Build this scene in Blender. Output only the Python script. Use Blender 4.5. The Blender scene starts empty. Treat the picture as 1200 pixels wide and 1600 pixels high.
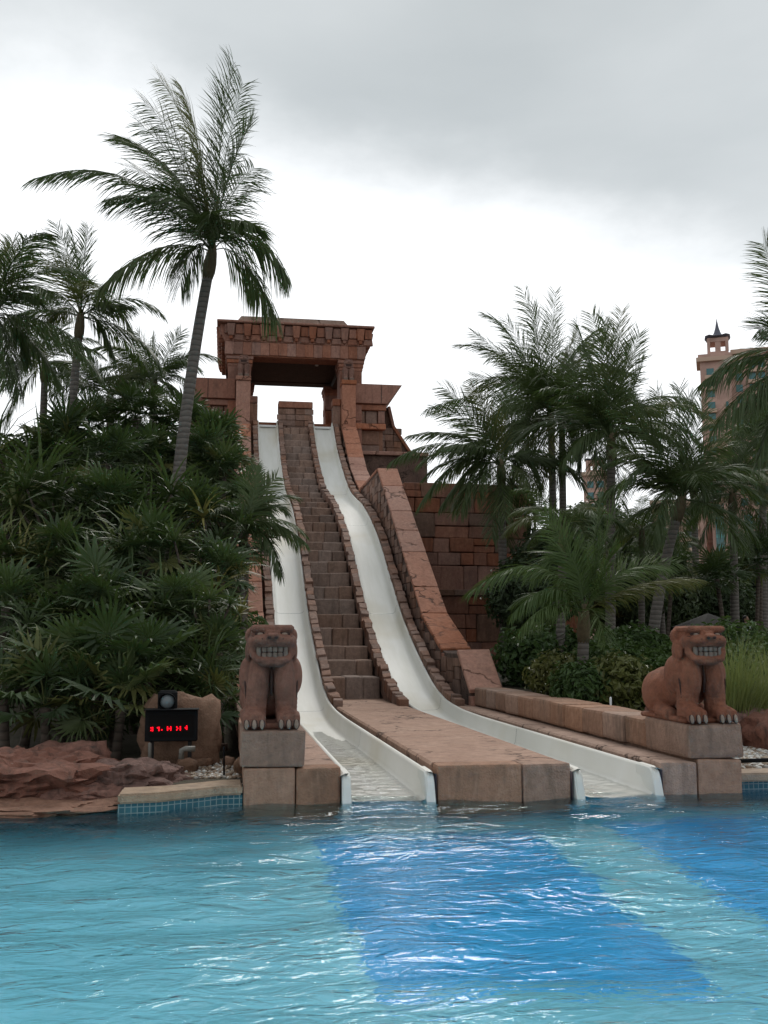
import bpy, bmesh, math, random
from mathutils import Vector, Matrix, noise
R = math.radians
sc = bpy.context.scene
col = sc.collection
random.seed(7)

# ------------------------------------------------------------------ camera
F, EYE = 1600.0, 1.85                       # focal length in photo pixels (1200x1600), eye height over the water
TH = math.atan(202 / F)
PS = math.atan(248 * math.cos(TH) / F)
cam = bpy.data.cameras.new('camera')
cam.sensor_fit = 'VERTICAL'; cam.sensor_height = 36; cam.lens = 36 * F / 1600
cam.clip_start = 0.1; cam.clip_end = 4000
cob = bpy.data.objects.new('camera', cam); col.objects.link(cob)
cob.location = (0, 0, EYE); cob.rotation_euler = (math.pi / 2 + TH, 0, -PS)
sc.camera = cob
sc.render.resolution_x, sc.render.resolution_y = 768, 1024

# ------------------------------------------------------------------ sky: bright overcast with a grey cloud deck overhead
SUN_EL, SUN_AZ = 46, -16                      # soft sun behind the clouds, ahead of the camera, a little to its right
w = bpy.data.worlds.new('World'); sc.world = w; w.use_nodes = True
nt = w.node_tree; nt.nodes.clear()
def N(nt, t, **k):
    n = nt.nodes.new(t)
    for a, v in k.items(): setattr(n, a, v)
    return n
out = N(nt, 'ShaderNodeOutputWorld'); bg = N(nt, 'ShaderNodeBackground')
sky = N(nt, 'ShaderNodeTexSky', sky_type='NISHITA', sun_disc=False)
sky.sun_elevation = R(SUN_EL); sky.sun_rotation = R(-SUN_AZ)
sk = N(nt, 'ShaderNodeVectorMath', operation='SCALE'); sk.inputs['Scale'].default_value = 0.1
nt.links.new(sky.outputs[0], sk.inputs[0])
tc = N(nt, 'ShaderNodeTexCoord')
sep = N(nt, 'ShaderNodeSeparateXYZ'); nt.links.new(tc.outputs['Generated'], sep.inputs[0])
def mth(op, a, b=None, c=None):
    m = N(nt, 'ShaderNodeMath', operation=op)
    for i, v in enumerate((a, b, c)):
        if v is None: continue
        if isinstance(v, (int, float)): m.inputs[i].default_value = v
        else: nt.links.new(v, m.inputs[i])
    return m.outputs[0]
zc = mth('MAXIMUM', sep.outputs[2], 0.0); zz = mth('ADD', zc, 0.22)
cb = N(nt, 'ShaderNodeCombineXYZ')
nt.links.new(mth('DIVIDE', sep.outputs[0], zz), cb.inputs[0]); nt.links.new(mth('DIVIDE', sep.outputs[1], zz), cb.inputs[1])
nz = N(nt, 'ShaderNodeTexNoise'); nz.inputs['Scale'].default_value = 1.1; nz.inputs['Detail'].default_value = 7; nz.inputs['Roughness'].default_value = 0.5; nz.inputs['Distortion'].default_value = .3
mpw = N(nt, 'ShaderNodeMapping'); mpw.inputs['Location'].default_value = (2.3, 0.4, 0)
nt.links.new(cb.outputs[0], mpw.inputs[0]); nt.links.new(mpw.outputs[0], nz.inputs['Vector'])
px_, py_ = mth('DIVIDE', sep.outputs[0], mth('ADD', zc, .02)), mth('DIVIDE', sep.outputs[1], mth('ADD', zc, .02))
nz2 = N(nt, 'ShaderNodeTexNoise'); nz2.inputs['Scale'].default_value = 2.2; nz2.inputs['Detail'].default_value = 6; nz2.inputs['Roughness'].default_value = .55
nt.links.new(mpw.outputs[0], nz2.inputs['Vector'])
edge = mth('SUBTRACT', mth('SUBTRACT', py_, mth('MULTIPLY', px_, .36)), 1.90)        # straight front of the cloud deck
edge = mth('ADD', edge, mth('MULTIPLY', mth('SUBTRACT', nz2.outputs[0], .5), 1.1))
mr_ = N(nt, 'ShaderNodeMapRange', interpolation_type='SMOOTHSTEP'); nt.links.new(edge, mr_.inputs[0])
mr_.inputs[1].default_value = -.42; mr_.inputs[2].default_value = .36
rmp = N(nt, 'ShaderNodeValToRGB'); e = rmp.color_ramp.elements
e[0].position = .30; e[0].color = (.42, .46, .475, 1)
e[1].position = .72; e[1].color = (.68, .71, .72, 1)
nt.links.new(nz.outputs[0], rmp.inputs[0])
low = N(nt, 'ShaderNodeMapRange', interpolation_type='SMOOTHSTEP'); nt.links.new(zc, low.inputs[0]); low.inputs[1].default_value = .35; low.inputs[2].default_value = 0
dk = N(nt, 'ShaderNodeMix', data_type='RGBA'); nt.links.new(low.outputs[0], dk.inputs[0]); nt.links.new(rmp.outputs[0], dk.inputs[6]); dk.inputs[7].default_value = (.76, .79, .81, 1)
cl_ = N(nt, 'ShaderNodeMix', data_type='RGBA'); nt.links.new(mr_.outputs[0], cl_.inputs[0]); nt.links.new(dk.outputs[2], cl_.inputs[6]); cl_.inputs[7].default_value = (1.12, 1.14, 1.16, 1)
mx = N(nt, 'ShaderNodeMix', data_type='RGBA'); mx.inputs[0].default_value = .95
nt.links.new(sk.outputs[0], mx.inputs[6]); nt.links.new(cl_.outputs[2], mx.inputs[7])
nt.links.new(mx.outputs[2], bg.inputs[0]); bg.inputs[1].default_value = 1.0
nt.links.new(bg.outputs[0], out.inputs[0])
sl = bpy.data.lights.new('sun', 'SUN'); sl.energy = 1.4; sl.angle = R(18); sl.color = (1, .96, .9)
so = bpy.data.objects.new('sun', sl); col.objects.link(so)
so.rotation_euler = (R(90 - SUN_EL), 0, R(180 + SUN_AZ))
so.location = (-10, 20, 60)
sc.view_settings.view_transform = 'Standard'; sc.view_settings.look = 'None'
sc.view_settings.exposure = 0.25; sc.view_settings.gamma = 1.0

# ------------------------------------------------------------------ pixel helpers (photo pixels -> directions)
fw = Vector((math.sin(PS) * math.cos(TH), math.cos(PS) * math.cos(TH), math.sin(TH)))
rt = Vector((math.cos(PS), -math.sin(PS), 0)); upv = rt.cross(fw); CAM = Vector((0, 0, EYE))
def ray(px, py): return fw + rt * ((px - 600) / F) + upv * ((800 - py) / F)
def atY(px, py, y): r = ray(px, py); return CAM + r * (y / r.y)
def atZ(px, py, z): r = ray(px, py); return CAM + r * ((z - EYE) / r.z)
def atX(px, py, x): r = ray(px, py); return CAM + r * (x / r.x)
def proj(p):
    d = Vector(p) - CAM; ww = d.dot(fw); return 600 + F * d.dot(rt) / ww, 800 - F * d.dot(upv) / ww
def lerp(a, b, t): return a + (b - a) * t
def sstep(a, b, x):
    t = min(1, max(0, (x - a) / (b - a))); return t * t * (3 - 2 * t)
def interp(tab, x):
    if x <= tab[0][0]: return tab[0][1]
    for (a, b), (c, d) in zip(tab, tab[1:]):
        if x <= c: return lerp(b, d, (x - a) / (c - a))
    return tab[-1][1]

# ------------------------------------------------------------------ materials
def newmat(name):
    m = bpy.data.materials.new(name); m.use_nodes = True
    t = m.node_tree; b = t.nodes['Principled BSDF']
    return m, t, b
def ramp(t, src, stops):
    r = N(t, 'ShaderNodeValToRGB'); el = r.color_ramp.elements
    el[0].position, el[0].color = stops[0][0], (*stops[0][1], 1)
    el[1].position, el[1].color = stops[-1][0], (*stops[-1][1], 1)
    for p, c in stops[1:-1]: q = el.new(p); q.color = (*c, 1)
    t.links.new(src, r.inputs[0]); return r.outputs[0]
def noisen(t, scale, detail=6, rough=.6, vec=None, dist=0):
    n = N(t, 'ShaderNodeTexNoise'); n.inputs['Scale'].default_value = scale; n.inputs['Detail'].default_value = detail
    n.inputs['Roughness'].default_value = rough; n.inputs['Distortion'].default_value = dist
    if vec is not None: t.links.new(vec, n.inputs['Vector'])
    return n.outputs[0]
def mixc(t, f, a, b, mode='MIX'):
    m = N(t, 'ShaderNodeMix', data_type='RGBA', blend_type=mode)
    for i, v in ((0, f), (6, a), (7, b)):
        if isinstance(v, (int, float)): m.inputs[i].default_value = v
        elif isinstance(v, tuple): m.inputs[i].default_value = (*v, 1)
        else: t.links.new(v, m.inputs[i])
    return m.outputs[2]
def mapv(t, scale, obj=False, loc=(0, 0, 0)):
    mp = N(t, 'ShaderNodeMapping'); mp.inputs['Scale'].default_value = scale; mp.inputs['Location'].default_value = loc
    if obj: t.links.new(N(t, 'ShaderNodeTexCoord').outputs['Object'], mp.inputs[0])
    else: t.links.new(N(t, 'ShaderNodeNewGeometry').outputs['Position'], mp.inputs[0])
    return mp.outputs[0]
def bump(t, b, h, strength, dist=.02, prev=None):
    bn = N(t, 'ShaderNodeBump'); bn.inputs['Strength'].default_value = strength; bn.inputs['Distance'].default_value = dist
    t.links.new(h, bn.inputs['Height'])
    if prev is not None: t.links.new(prev, bn.inputs['Normal'])
    t.links.new(bn.outputs[0], b.inputs['Normal']); return bn.outputs[0]
def mm(t, op, a, b_=None):
    m = N(t, 'ShaderNodeMath', operation=op)
    for i, v in enumerate((a, b_)):
        if v is None: continue
        if isinstance(v, (int, float)): m.inputs[i].default_value = v
        else: t.links.new(v, m.inputs[i])
    return m.outputs[0]

def stone_mat(name, c1, c2, stain=(.035, .028, .024), stain_amt=.5, sc_=1.0, rnd=.35, crack=0, streak=.3, rough=.85):
    m, t, b = newmat(name)
    v = mapv(t, (1, 1, 1))
    n1 = noisen(t, 1.3 * sc_, 5, .65, v); n2 = noisen(t, 9 * sc_, 4, .7, v); n3 = noisen(t, 45 * sc_, 1, .6, v)
    c = mixc(t, ramp(t, n1, [(.3, (0, 0, 0)), (.7, (1, 1, 1))]), c1, c2)
    c = mixc(t, ramp(t, n2, [(.35, (.55, .55, .55)), (.65, (0, 0, 0))]), c, tuple(x * .62 for x in c1))
    oi = N(t, 'ShaderNodeObjectInfo')
    hv = N(t, 'ShaderNodeHueSaturation')
    mr = N(t, 'ShaderNodeMapRange'); mr.inputs[3].default_value = 1 - rnd; mr.inputs[4].default_value = 1 + rnd
    t.links.new(oi.outputs['Random'], mr.inputs[0]); t.links.new(mr.outputs[0], hv.inputs['Value'])
    mr2 = N(t, 'ShaderNodeMapRange'); mr2.inputs[3].default_value = .75; mr2.inputs[4].default_value = 1.1
    t.links.new(mm(t, 'FRACT', mm(t, 'MULTIPLY', oi.outputs['Random'], 7.31)), mr2.inputs[0]); t.links.new(mr2.outputs[0], hv.inputs['Saturation'])
    t.links.new(c, hv.inputs['Color']); c = hv.outputs[0]
    vs = mapv(t, (2.2, 2.2, .35), loc=(3, 1, 5)); ns = noisen(t, 1.6 * sc_, 4, .7, vs, .4)
    sf = ramp(t, ns, [(.5, (0, 0, 0)), (.72, (stain_amt,) * 3)])
    c = mixc(t, sf, c, stain)
    vst = mapv(t, (5, 5, 1.3)); nst = noisen(t, 1.6, 3, .7, vst, .6)
    c = mixc(t, ramp(t, nst, [(.52, (0, 0, 0)), (.8, (streak * .6,) * 3)]), c, tuple(min(1, x * 1.9 + .05) for x in c2))
    h = mm(t, 'ADD', mm(t, 'MULTIPLY', n2, .6), mm(t, 'MULTIPLY', n3, .35))
    if crack:
        vo = N(t, 'ShaderNodeTexVoronoi', feature='DISTANCE_TO_EDGE'); vo.inputs['Scale'].default_value = crack
        wv = N(t, 'ShaderNodeVectorMath', operation='ADD')
        nn = N(t, 'ShaderNodeTexNoise'); nn.inputs['Scale'].default_value = 2.5; nn.inputs['Detail'].default_value = 4
        sv = N(t, 'ShaderNodeVectorMath', operation='SCALE'); sv.inputs['Scale'].default_value = .8
        t.links.new(v, nn.inputs['Vector']); t.links.new(nn.outputs['Color'], sv.inputs[0])
        t.links.new(v, wv.inputs[0]); t.links.new(sv.outputs[0], wv.inputs[1]); t.links.new(wv.outputs[0], vo.inputs['Vector'])
        ck = ramp(t, vo.outputs['Distance'], [(.0, (0, 0, 0)), (.03, (1, 1, 1))])
        br = ramp(t, noisen(t, 1.1, 3, .5, v), [(.42, (0, 0, 0)), (.52, (1, 1, 1))])
        ckf = mm(t, 'MULTIPLY', mm(t, 'SUBTRACT', 1.0, ck), br)
        c = mixc(t, ckf, c, tuple(x * .2 for x in c1))
        h = mm(t, 'SUBTRACT', h, mm(t, 'MULTIPLY', ckf, .8))
    t.links.new(c, b.inputs['Base Color']); b.inputs['Roughness'].default_value = rough
    b.inputs['Specular IOR Level'].default_value = .3
    bump(t, b, h, .8, .035)
    return m
M = {}
M['slab'] = stone_mat('sandstone_slab', (.375, .145, .083), (.47, .215, .135), stain_amt=.28, rnd=.15, crack=.55)
M['stone'] = stone_mat('red_stone', (.285, .112, .07), (.385, .175, .113), stain_amt=.45, rnd=.17)
M['dark'] = stone_mat('weathered_stone', (.215, .115, .08), (.31, .18, .13), stain_amt=.42, rnd=.24)
M['step'] = stone_mat('stair_stone', (.25, .16, .12), (.35, .24, .19), stain_amt=.42, rnd=.16)
M['deck'] = stone_mat('deck_stone', (.38, .235, .175), (.48, .325, .25), stain_amt=.25, rnd=.08, crack=.8, streak=.15)
M['block'] = stone_mat('pool_block', (.30, .165, .108), (.39, .235, .162), stain=(.07, .06, .045), stain_amt=.5, rnd=.14, streak=.35)
M['lion'] = stone_mat('carved_sandstone', (.20, .075, .045), (.28, .12, .075), stain_amt=.6, sc_=1.6, rnd=.1, streak=.2)
M['rock'] = stone_mat('red_rock', (.17, .075, .053), (.27, .125, .09), stain=(.03, .024, .02), stain_amt=.85, sc_=1.6, rnd=.15)
M['boulder'] = stone_mat('brown_boulder', (.22, .12, .075), (.30, .18, .12), stain_amt=.5, rnd=.15)
M['soffit'] = stone_mat('shaded_soffit_stone', (.05, .035, .03), (.08, .055, .045), stain_amt=.5, rnd=.1)  # gate stone darkened: the shade under the roof is put into its colour
M['core'] = stone_mat('rubble_wall', (.10, .055, .042), (.17, .10, .075), stain_amt=.6, rnd=.1, crack=2.2)
def plain(name, c, rough=.5, metal=0, spec=.5, bumpn=0, rnd=0, var=0):
    m, t, b = newmat(name)
    b.inputs['Base Color'].default_value = (*c, 1); b.inputs['Roughness'].default_value = rough; b.inputs['Metallic'].default_value = metal
    b.inputs['Specular IOR Level'].default_value = spec
    if var:
        n = noisen(t, var, 5, .6, mapv(t, (1, 1, 1)))
        t.links.new(mixc(t, ramp(t, n, [(.3, (0, 0, 0)), (.7, (1, 1, 1))]), tuple(x * .72 for x in c), tuple(min(1, x * 1.18) for x in c)), b.inputs['Base Color'])
    if bumpn: bump(t, b, noisen(t, bumpn, 4, .6, mapv(t, (1, 1, 1))), .4, .01)
    return m
def slide_mat():
    m, t, b = newmat('slide_gelcoat')
    v = mapv(t, (2, .25, .25)); n = noisen(t, 1.5, 6, .6, v); n2 = noisen(t, .35, 3, .5, mapv(t, (1, 1, 1)))
    c = mixc(t, ramp(t, n, [(.35, (0, 0, 0)), (.7, (1, 1, 1))]), (.70, .69, .64), (.80, .79, .76))
    c = mixc(t, ramp(t, n2, [(.52, (0, 0, 0)), (.68, (.6, .6, .6))]), c, (.60, .55, .44))
    t.links.new(c, b.inputs['Base Color']); b.inputs['Roughness'].default_value = .62; b.inputs['Specular IOR Level'].default_value = .2
    bump(t, b, noisen(t, 3, 3, .5, mapv(t, (2, .6, .6))), .12, .02)
    return m
M['slide'] = slide_mat()
M['white'] = plain('white_plastic', (.74, .74, .74), .35)
M['purple'] = plain('slide_outer_shell', (.16, .13, .16), .6)
M['black'] = plain('black_housing', (.008, .008, .009), .75, spec=.15)
M['gap'] = plain('dark_gap', (.012, .010, .009), .9)
M['tooth'] = plain('carved_teeth', (.19, .14, .11), .7, var=14)
M['claw'] = plain('carved_claw', (.27, .20, .155), .7, var=14)
M['mouth'] = plain('recess_shade', (.045, .022, .017), .9)  # dark colour stands in for the shade inside carved recesses
M['lens'] = plain('grey_lens', (.16, .18, .19), .25)
M['pipe'] = plain('grey_pipe', (.16, .15, .13), .6, var=8)
M['coping'] = stone_mat('coping_stone', (.36, .25, .17), (.46, .35, .26), stain=(.12, .10, .08), stain_amt=.45, rnd=.05, streak=.1)
def led_mat():
    m, t, b = newmat('red_led'); b.inputs['Base Color'].default_value = (.5, .01, .02, 1)
    b.inputs['Emission Color'].default_value = (1, .0, .012, 1); b.inputs['Emission Strength'].default_value = 1.3
    return m
M['led'] = led_mat()
def leaf_mat(name, c1, c2, dry=(.15, .14, .045), trans=.3, rough=.5):
    m, t, b = newmat(name)
    oi = N(t, 'ShaderNodeObjectInfo')
    n = noisen(t, 1.7, 4, .6, mapv(t, (1, 1, 1)))
    f = mm(t, 'ADD', mm(t, 'MULTIPLY', oi.outputs['Random'], .6), mm(t, 'MULTIPLY', n, .5))
    c = ramp(t, f, [(.15, c1), (.75, c2), (1.0, tuple(lerp(a, d, .5) for a, d in zip(c2, dry)))])
    r2 = mm(t, 'FRACT', mm(t, 'MULTIPLY', oi.outputs['Random'], 13.7))
    c = mixc(t, ramp(t, r2, [(.86, (0, 0, 0)), (.93, (.55, .55, .55)), (.99, (.85, .85, .85))]), c, dry)
    t.links.new(c, b.inputs['Base Color']); b.inputs['Roughness'].default_value = rough; b.inputs['Specular IOR Level'].default_value = .28
    tr = N(t, 'ShaderNodeBsdfTranslucent'); t.links.new(mixc(t, .5, c, (.12, .2, .03)), tr.inputs[0])
    ms = N(t, 'ShaderNodeMixShader'); ms.inputs[0].default_value = trans
    t.links.new(b.outputs[0], ms.inputs[1]); t.links.new(tr.outputs[0], ms.inputs[2])
    t.links.new(ms.outputs[0], t.nodes['Material Output'].inputs[0])
    return m
M['coco'] = leaf_mat('coconut_leaf', (.045, .065, .026), (.075, .105, .04), trans=.22)
M['coco2'] = leaf_mat('young_coconut_leaf', (.05, .085, .025), (.085, .13, .04), trans=.3)
M['fan'] = leaf_mat('fan_leaf', (.028, .048, .02), (.06, .092, .034), trans=.18)
M['strap'] = leaf_mat('strap_leaf', (.03, .05, .02), (.07, .10, .036), dry=(.30, .25, .08), trans=.2)
M['shrub'] = leaf_mat('shrub_leaf', (.04, .075, .024), (.085, .135, .04), trans=.2, rough=.35)
M['back'] = leaf_mat('background_leaf', (.03, .048, .022), (.055, .08, .035), trans=.15)
M['grass'] = leaf_mat('tall_grass', (.13, .16, .055), (.27, .28, .10), dry=(.35, .27, .12), trans=.3)
def trunk_mat(name, c1, c2):
    m, t, b = newmat(name)
    v = mapv(t, (1, 1, 1)); wv = N(t, 'ShaderNodeTexWave', bands_direction='Z'); wv.inputs['Scale'].default_value = 2.6
    wv.inputs['Distortion'].default_value = 2.5; wv.inputs['Detail'].default_value = 3; t.links.new(v, wv.inputs['Vector'])
    n = noisen(t, 7, 5, .6, v)
    c = mixc(t, n, c1, c2); c = mixc(t, ramp(t, wv.outputs[0], [(.0, (.6, .6, .6)), (.25, (0, 0, 0))]), c, tuple(x * .4 for x in c1))
    t.links.new(c, b.inputs['Base Color']); b.inputs['Roughness'].default_value = .9
    bump(t, b, mm(t, 'ADD', wv.outputs[0], n), .6, .02)
    return m
M['trunk'] = trunk_mat('palm_trunk', (.10, .085, .075), (.19, .165, .145))
M['bark'] = trunk_mat('brown_bark', (.06, .045, .035), (.12, .09, .07))
M['fibre'] = plain('palm_fibre', (.10, .075, .04), .9, bumpn=25, var=12)
M['nut'] = plain('coconut', (.13, .12, .04), .6, var=6)

# ------------------------------------------------------------------ object helpers
def mesh_from(name, verts, faces, smooth=False):
    me = bpy.data.meshes.new(name); me.from_pydata([tuple(v) for v in verts], [], faces); me.update()
    if smooth:
        me.polygons.foreach_set('use_smooth', [True] * len(me.polygons))
    return me
def link(name, me, mat=None, parent=None, loc=(0, 0, 0), rot=(0, 0, 0), scale=(1, 1, 1)):
    o = bpy.data.objects.new(name, me); col.objects.link(o)
    if mat is not None and me is not None and len(me.materials) == 0: me.materials.append(mat)
    o.parent = parent; o.location = loc; o.rotation_euler = rot; o.scale = scale
    return o
def tag(o, label=None, cat=None, group=None, kind=None):
    if label: o['label'] = label
    if cat: o['category'] = cat
    if group: o['group'] = group
    if kind: o['kind'] = kind
    return o
def thing(name, loc, label, cat, group=None, rz=0):
    o = link(name, None, loc=loc, rot=(0, 0, rz)); return tag(o, label, cat, group)
def bm_done(bm, name, smooth=False):
    bmesh.ops.recalc_face_normals(bm, faces=bm.faces)
    me = bpy.data.meshes.new(name); bm.to_mesh(me); bm.free()
    if smooth: me.polygons.foreach_set('use_smooth', [True] * len(me.polygons))
    return me
def box_me(name, x0, x1, y0, y1, z0, z1, bev=.02, jit=0.0, seg=1):
    bm = bmesh.new(); bmesh.ops.create_cube(bm, size=1)
    for v in bm.verts:
        v.co = Vector(((x0 + x1) / 2 + v.co.x * (x1 - x0), (y0 + y1) / 2 + v.co.y * (y1 - y0), (z0 + z1) / 2 + v.co.z * (z1 - z0)))
        if jit: v.co += Vector([random.uniform(-jit, jit) for _ in range(3)])
    if bev: bmesh.ops.bevel(bm, geom=bm.edges[:], offset=bev, segments=seg, affect='EDGES', profile=.6)
    return bm_done(bm, name)
UNIT = []
for i in range(6):
    bm = bmesh.new(); bmesh.ops.create_cube(bm, size=1)
    for v in bm.verts: v.co += Vector([random.uniform(-.025, .025) for _ in range(3)])
    bmesh.ops.bevel(bm, geom=bm.edges[:], offset=.045, segments=1, affect='EDGES')
    UNIT.append(bm_done(bm, 'unit_stone'))
def unit_variant(mat):
    key = 'u_' + mat
    if key not in M:
        l = []
        for u in UNIT: c = u.copy(); c.materials.append(M[mat]); l.append(c)
        M[key] = l
    return random.choice(M[key])
def stone(name, parent, c, s, mat, rot=(0, 0, 0)):
    return link(name, unit_variant(mat), parent=parent, loc=c, rot=rot, scale=s)
def prism_yz(name, pts, x0, x1, bev=0):
    """closed polygon in the YZ plane, extruded along X"""
    n = len(pts); v = [(x0, y, z) for y, z in pts] + [(x1, y, z) for y, z in pts]
    f = [list(range(n))[::-1], [n + i for i in range(n)]] + [[i, (i + 1) % n, n + (i + 1) % n, n + i] for i in range(n)]
    bm = bmesh.new(); vs = [bm.verts.new(p) for p in v]
    for q in f: bm.faces.new([vs[i] for i in q])
    if bev: bmesh.ops.bevel(bm, geom=bm.edges[:], offset=bev, segments=1, affect='EDGES')
    return bm_done(bm, name)
def prism_xz(name, pts, y0, y1, bev=0):
    n = len(pts); v = [(x, y0, z) for x, z in pts] + [(x, y1, z) for x, z in pts]
    bm = bmesh.new(); vs = [bm.verts.new(p) for p in v]
    for q in [list(range(n)), [n + i for i in range(n)][::-1]] + [[i, n + i, n + (i + 1) % n, (i + 1) % n] for i in range(n)]:
        bm.faces.new([vs[i] for i in q])
    if bev: bmesh.ops.bevel(bm, geom=bm.edges[:], offset=bev, segments=1, affect='EDGES')
    return bm_done(bm, name)
def tube_me(name, pts, rads, seg=10, smooth=True, cap=True):
    v, f = [], []
    for i, p in enumerate(pts):
        t = (pts[min(i + 1, len(pts) - 1)] - pts[max(i - 1, 0)]).normalized()
        a = t.cross(Vector((0, 1, .05))).normalized(); b = t.cross(a)
        for k in range(seg):
            an = 2 * math.pi * k / seg; v.append(p + (a * math.cos(an) + b * math.sin(an)) * rads[i])
    for i in range(len(pts) - 1):
        for k in range(seg):
            f.append([i * seg + k, i * seg + (k + 1) % seg, (i + 1) * seg + (k + 1) % seg, (i + 1) * seg + k])
    if cap: f.append(list(range(seg))[::-1]); f.append([(len(pts) - 1) * seg + k for k in range(seg)])
    return mesh_from(name, v, f, smooth)

# ------------------------------------------------------------------ ground, pool, water
PY = 12.1                                     # far edge of the pool
PX0, PX1, PYN = -26, 26, -8
def gz(x, y):
    z = .20 + .80 * sstep(13.5, 30, y)
    if x < .5: z += .9 * sstep(14.5, 24, y) * sstep(.5, -1.5, x)
    if 13.2 < y < 200: z += .06 * noise.noise(Vector((x * .5, y * .5, 0)))
    if .3 <= x <= 6.3 and y < 50: z = -.35
    return z
xs = [-1500, -400, -120, -60, -26] + [x for x in range(-24, -1, 2)] + [-1, -.5, 0, .28, .3, .6, 1, 2, 3, 4, 5, 6, 6.3, 6.32, 6.8, 7.3, 7.8, 8.5, 9.2, 10, 11] + [x for x in range(12, 27, 2)] + [60, 120, 400, 1500]
ys = [12.45, 12.7, 13.2, 13.6, 14, 15, 16, 17, 18, 20, 22, 24, 26, 28, 30, 34, 40, 60, 100, 300, 2500]
v, f = [], []
for y in ys:
    for x in xs: v.append((x, y, gz(x, y)))
nx = len(xs)
for j in range(len(ys) - 1):
    for i in range(nx - 1): f.append([j * nx + i, j * nx + i + 1, (j + 1) * nx + i + 1, (j + 1) * nx + i])
def quad(x0, x1, y0, y1, z=.2):
    b = len(v); v.extend([(x0, y0, z), (x1, y0, z), (x1, y1, z), (x0, y1, z)]); f.append([b, b + 1, b + 2, b + 3])
quad(-1500, PX0, -1500, 12.45); quad(PX1, 1500, -1500, 12.45); quad(PX0, PX1, -1500, PYN)
def ground_mat():
    m, t, b = newmat('garden_soil')
    n = noisen(t, 2.2, 8, .7, mapv(t, (1, 1, 1))); n2 = noisen(t, 14, 5, .7, mapv(t, (1, 1, 1)))
    c = mixc(t, ramp(t, n, [(.35, (0, 0, 0)), (.65, (1, 1, 1))]), (.055, .045, .03), (.10, .08, .055))
    c = mixc(t, ramp(t, n2, [(.5, (0, 0, 0)), (.7, (.7, .7, .7))]), c, (.05, .065, .025))
    t.links.new(c, b.inputs['Base Color']); b.inputs['Roughness'].default_value = .95
    bump(t, b, n2, .9, .05); return m
M['ground'] = ground_mat()
tag(link('ground', mesh_from('ground', v, f, True), M['ground']), kind='structure')
def pool_mat(name, c, var):
    m, t, b = newmat(name)
    n = noisen(t, .8, 5, .6, mapv(t, (1, 1, 1)))
    t.links.new(mixc(t, n, tuple(x * (1 - var) for x in c), tuple(min(1, x * (1 + var)) for x in c)), b.inputs['Base Color'])
    b.inputs['Roughness'].default_value = .6; return m
M['poolfloor'] = pool_mat('pool_plaster', (.25, .70, .84), .14)
M['poolblue'] = pool_mat('blue_pool_paint', (.02, .47, .95), .12)
PD = -1.15
fl = mesh_from('pool_floor', [(PX0, PYN, PD), (PX1, PYN, PD), (PX1, 12.6, PD), (PX0, 12.6, PD)], [[0, 1, 2, 3]])
pf = tag(link('pool_floor', fl, M['poolfloor']), kind='structure')
def paint(name, pts):
    me = mesh_from(name, [(x, y, PD + .006) for x, y in pts], [list(range(len(pts)))])
    return link(name, me, M['poolblue'], parent=pf)
DEPTH = PD
def fl_at(px, py):                             # pool floor point seen through the surface (refracted)
    s = atZ(px, py, 0); d = ray(px, py).normalized()
    k = 1 / 1.33; n_ = Vector((0, 0, 1)); ci = -d.dot(n_); rr = d * k + n_ * (k * ci - math.sqrt(1 - k * k * (1 - ci * ci)))
    q = s + rr * (DEPTH / rr.z); return q.x, q.y
paint('blue_landing_lane', [fl_at(588, 1552), fl_at(1140, 1552), fl_at(835, 1300), fl_at(498, 1308)])
q1, q2 = fl_at(935, 1283), fl_at(1215, 1450)
paint('blue_deep_lane', [q2, (q2[0] + 7, q2[1] + 1.2), (q1[0] + 8, q1[1] + .3), q1])
wl = []
def pool_wall(pts, name):
    vv = []; ff = []
    for x, y in pts: vv += [(x, y, PD - .02), (x, y, .195)]
    for i in range(len(pts) - 1): ff.append([2 * i, 2 * i + 2, 2 * i + 3, 2 * i + 1])
    return tag(link(name, mesh_from(name, vv, ff), M['tilewall']), kind='structure')
def tile_mat():
    m, t, b = newmat('blue_pool_tile')
    br = N(t, 'ShaderNodeTexBrick'); br.offset = 0; br.inputs['Scale'].default_value = 1
    br.inputs['Brick Width'].default_value = .065; br.inputs['Row Height'].default_value = .065; br.inputs['Mortar Size'].default_value = .005
    br.inputs['Color1'].default_value = (.014, .085, .115, 1); br.inputs['Color2'].default_value = (.026, .115, .145, 1); br.inputs['Mortar'].default_value = (.22, .27, .27, 1)
    cx = N(t, 'ShaderNodeCombineXYZ'); sp = N(t, 'ShaderNodeSeparateXYZ'); t.links.new(mapv(t, (1, 1, 1)), sp.inputs[0])
    t.links.new(sp.outputs[0], cx.inputs[0]); t.links.new(sp.outputs[2], cx.inputs[1]); t.links.new(cx.outputs[0], br.inputs['Vector'])
    t.links.new(br.outputs[0], b.inputs['Base Color']); b.inputs['Roughness'].default_value = .25; return m
M['tilewall'] = tile_mat()
pool_wall([(.3, 12.6), (.3, 12.4), (PX0, 12.4), (PX0, PYN), (PX1, PYN), (PX1, 12.4), (6.3, 12.4), (6.3, 12.6)], 'pool_wall')
tag(link('pool_back_wall', mesh_from('pool_back_wall', [(.3, 12.5, PD), (6.3, 12.5, PD), (6.3, 12.5, -.1), (.3, 12.5, -.1)], [[0, 1, 2, 3]]), M['poolfloor']), kind='structure')
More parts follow.
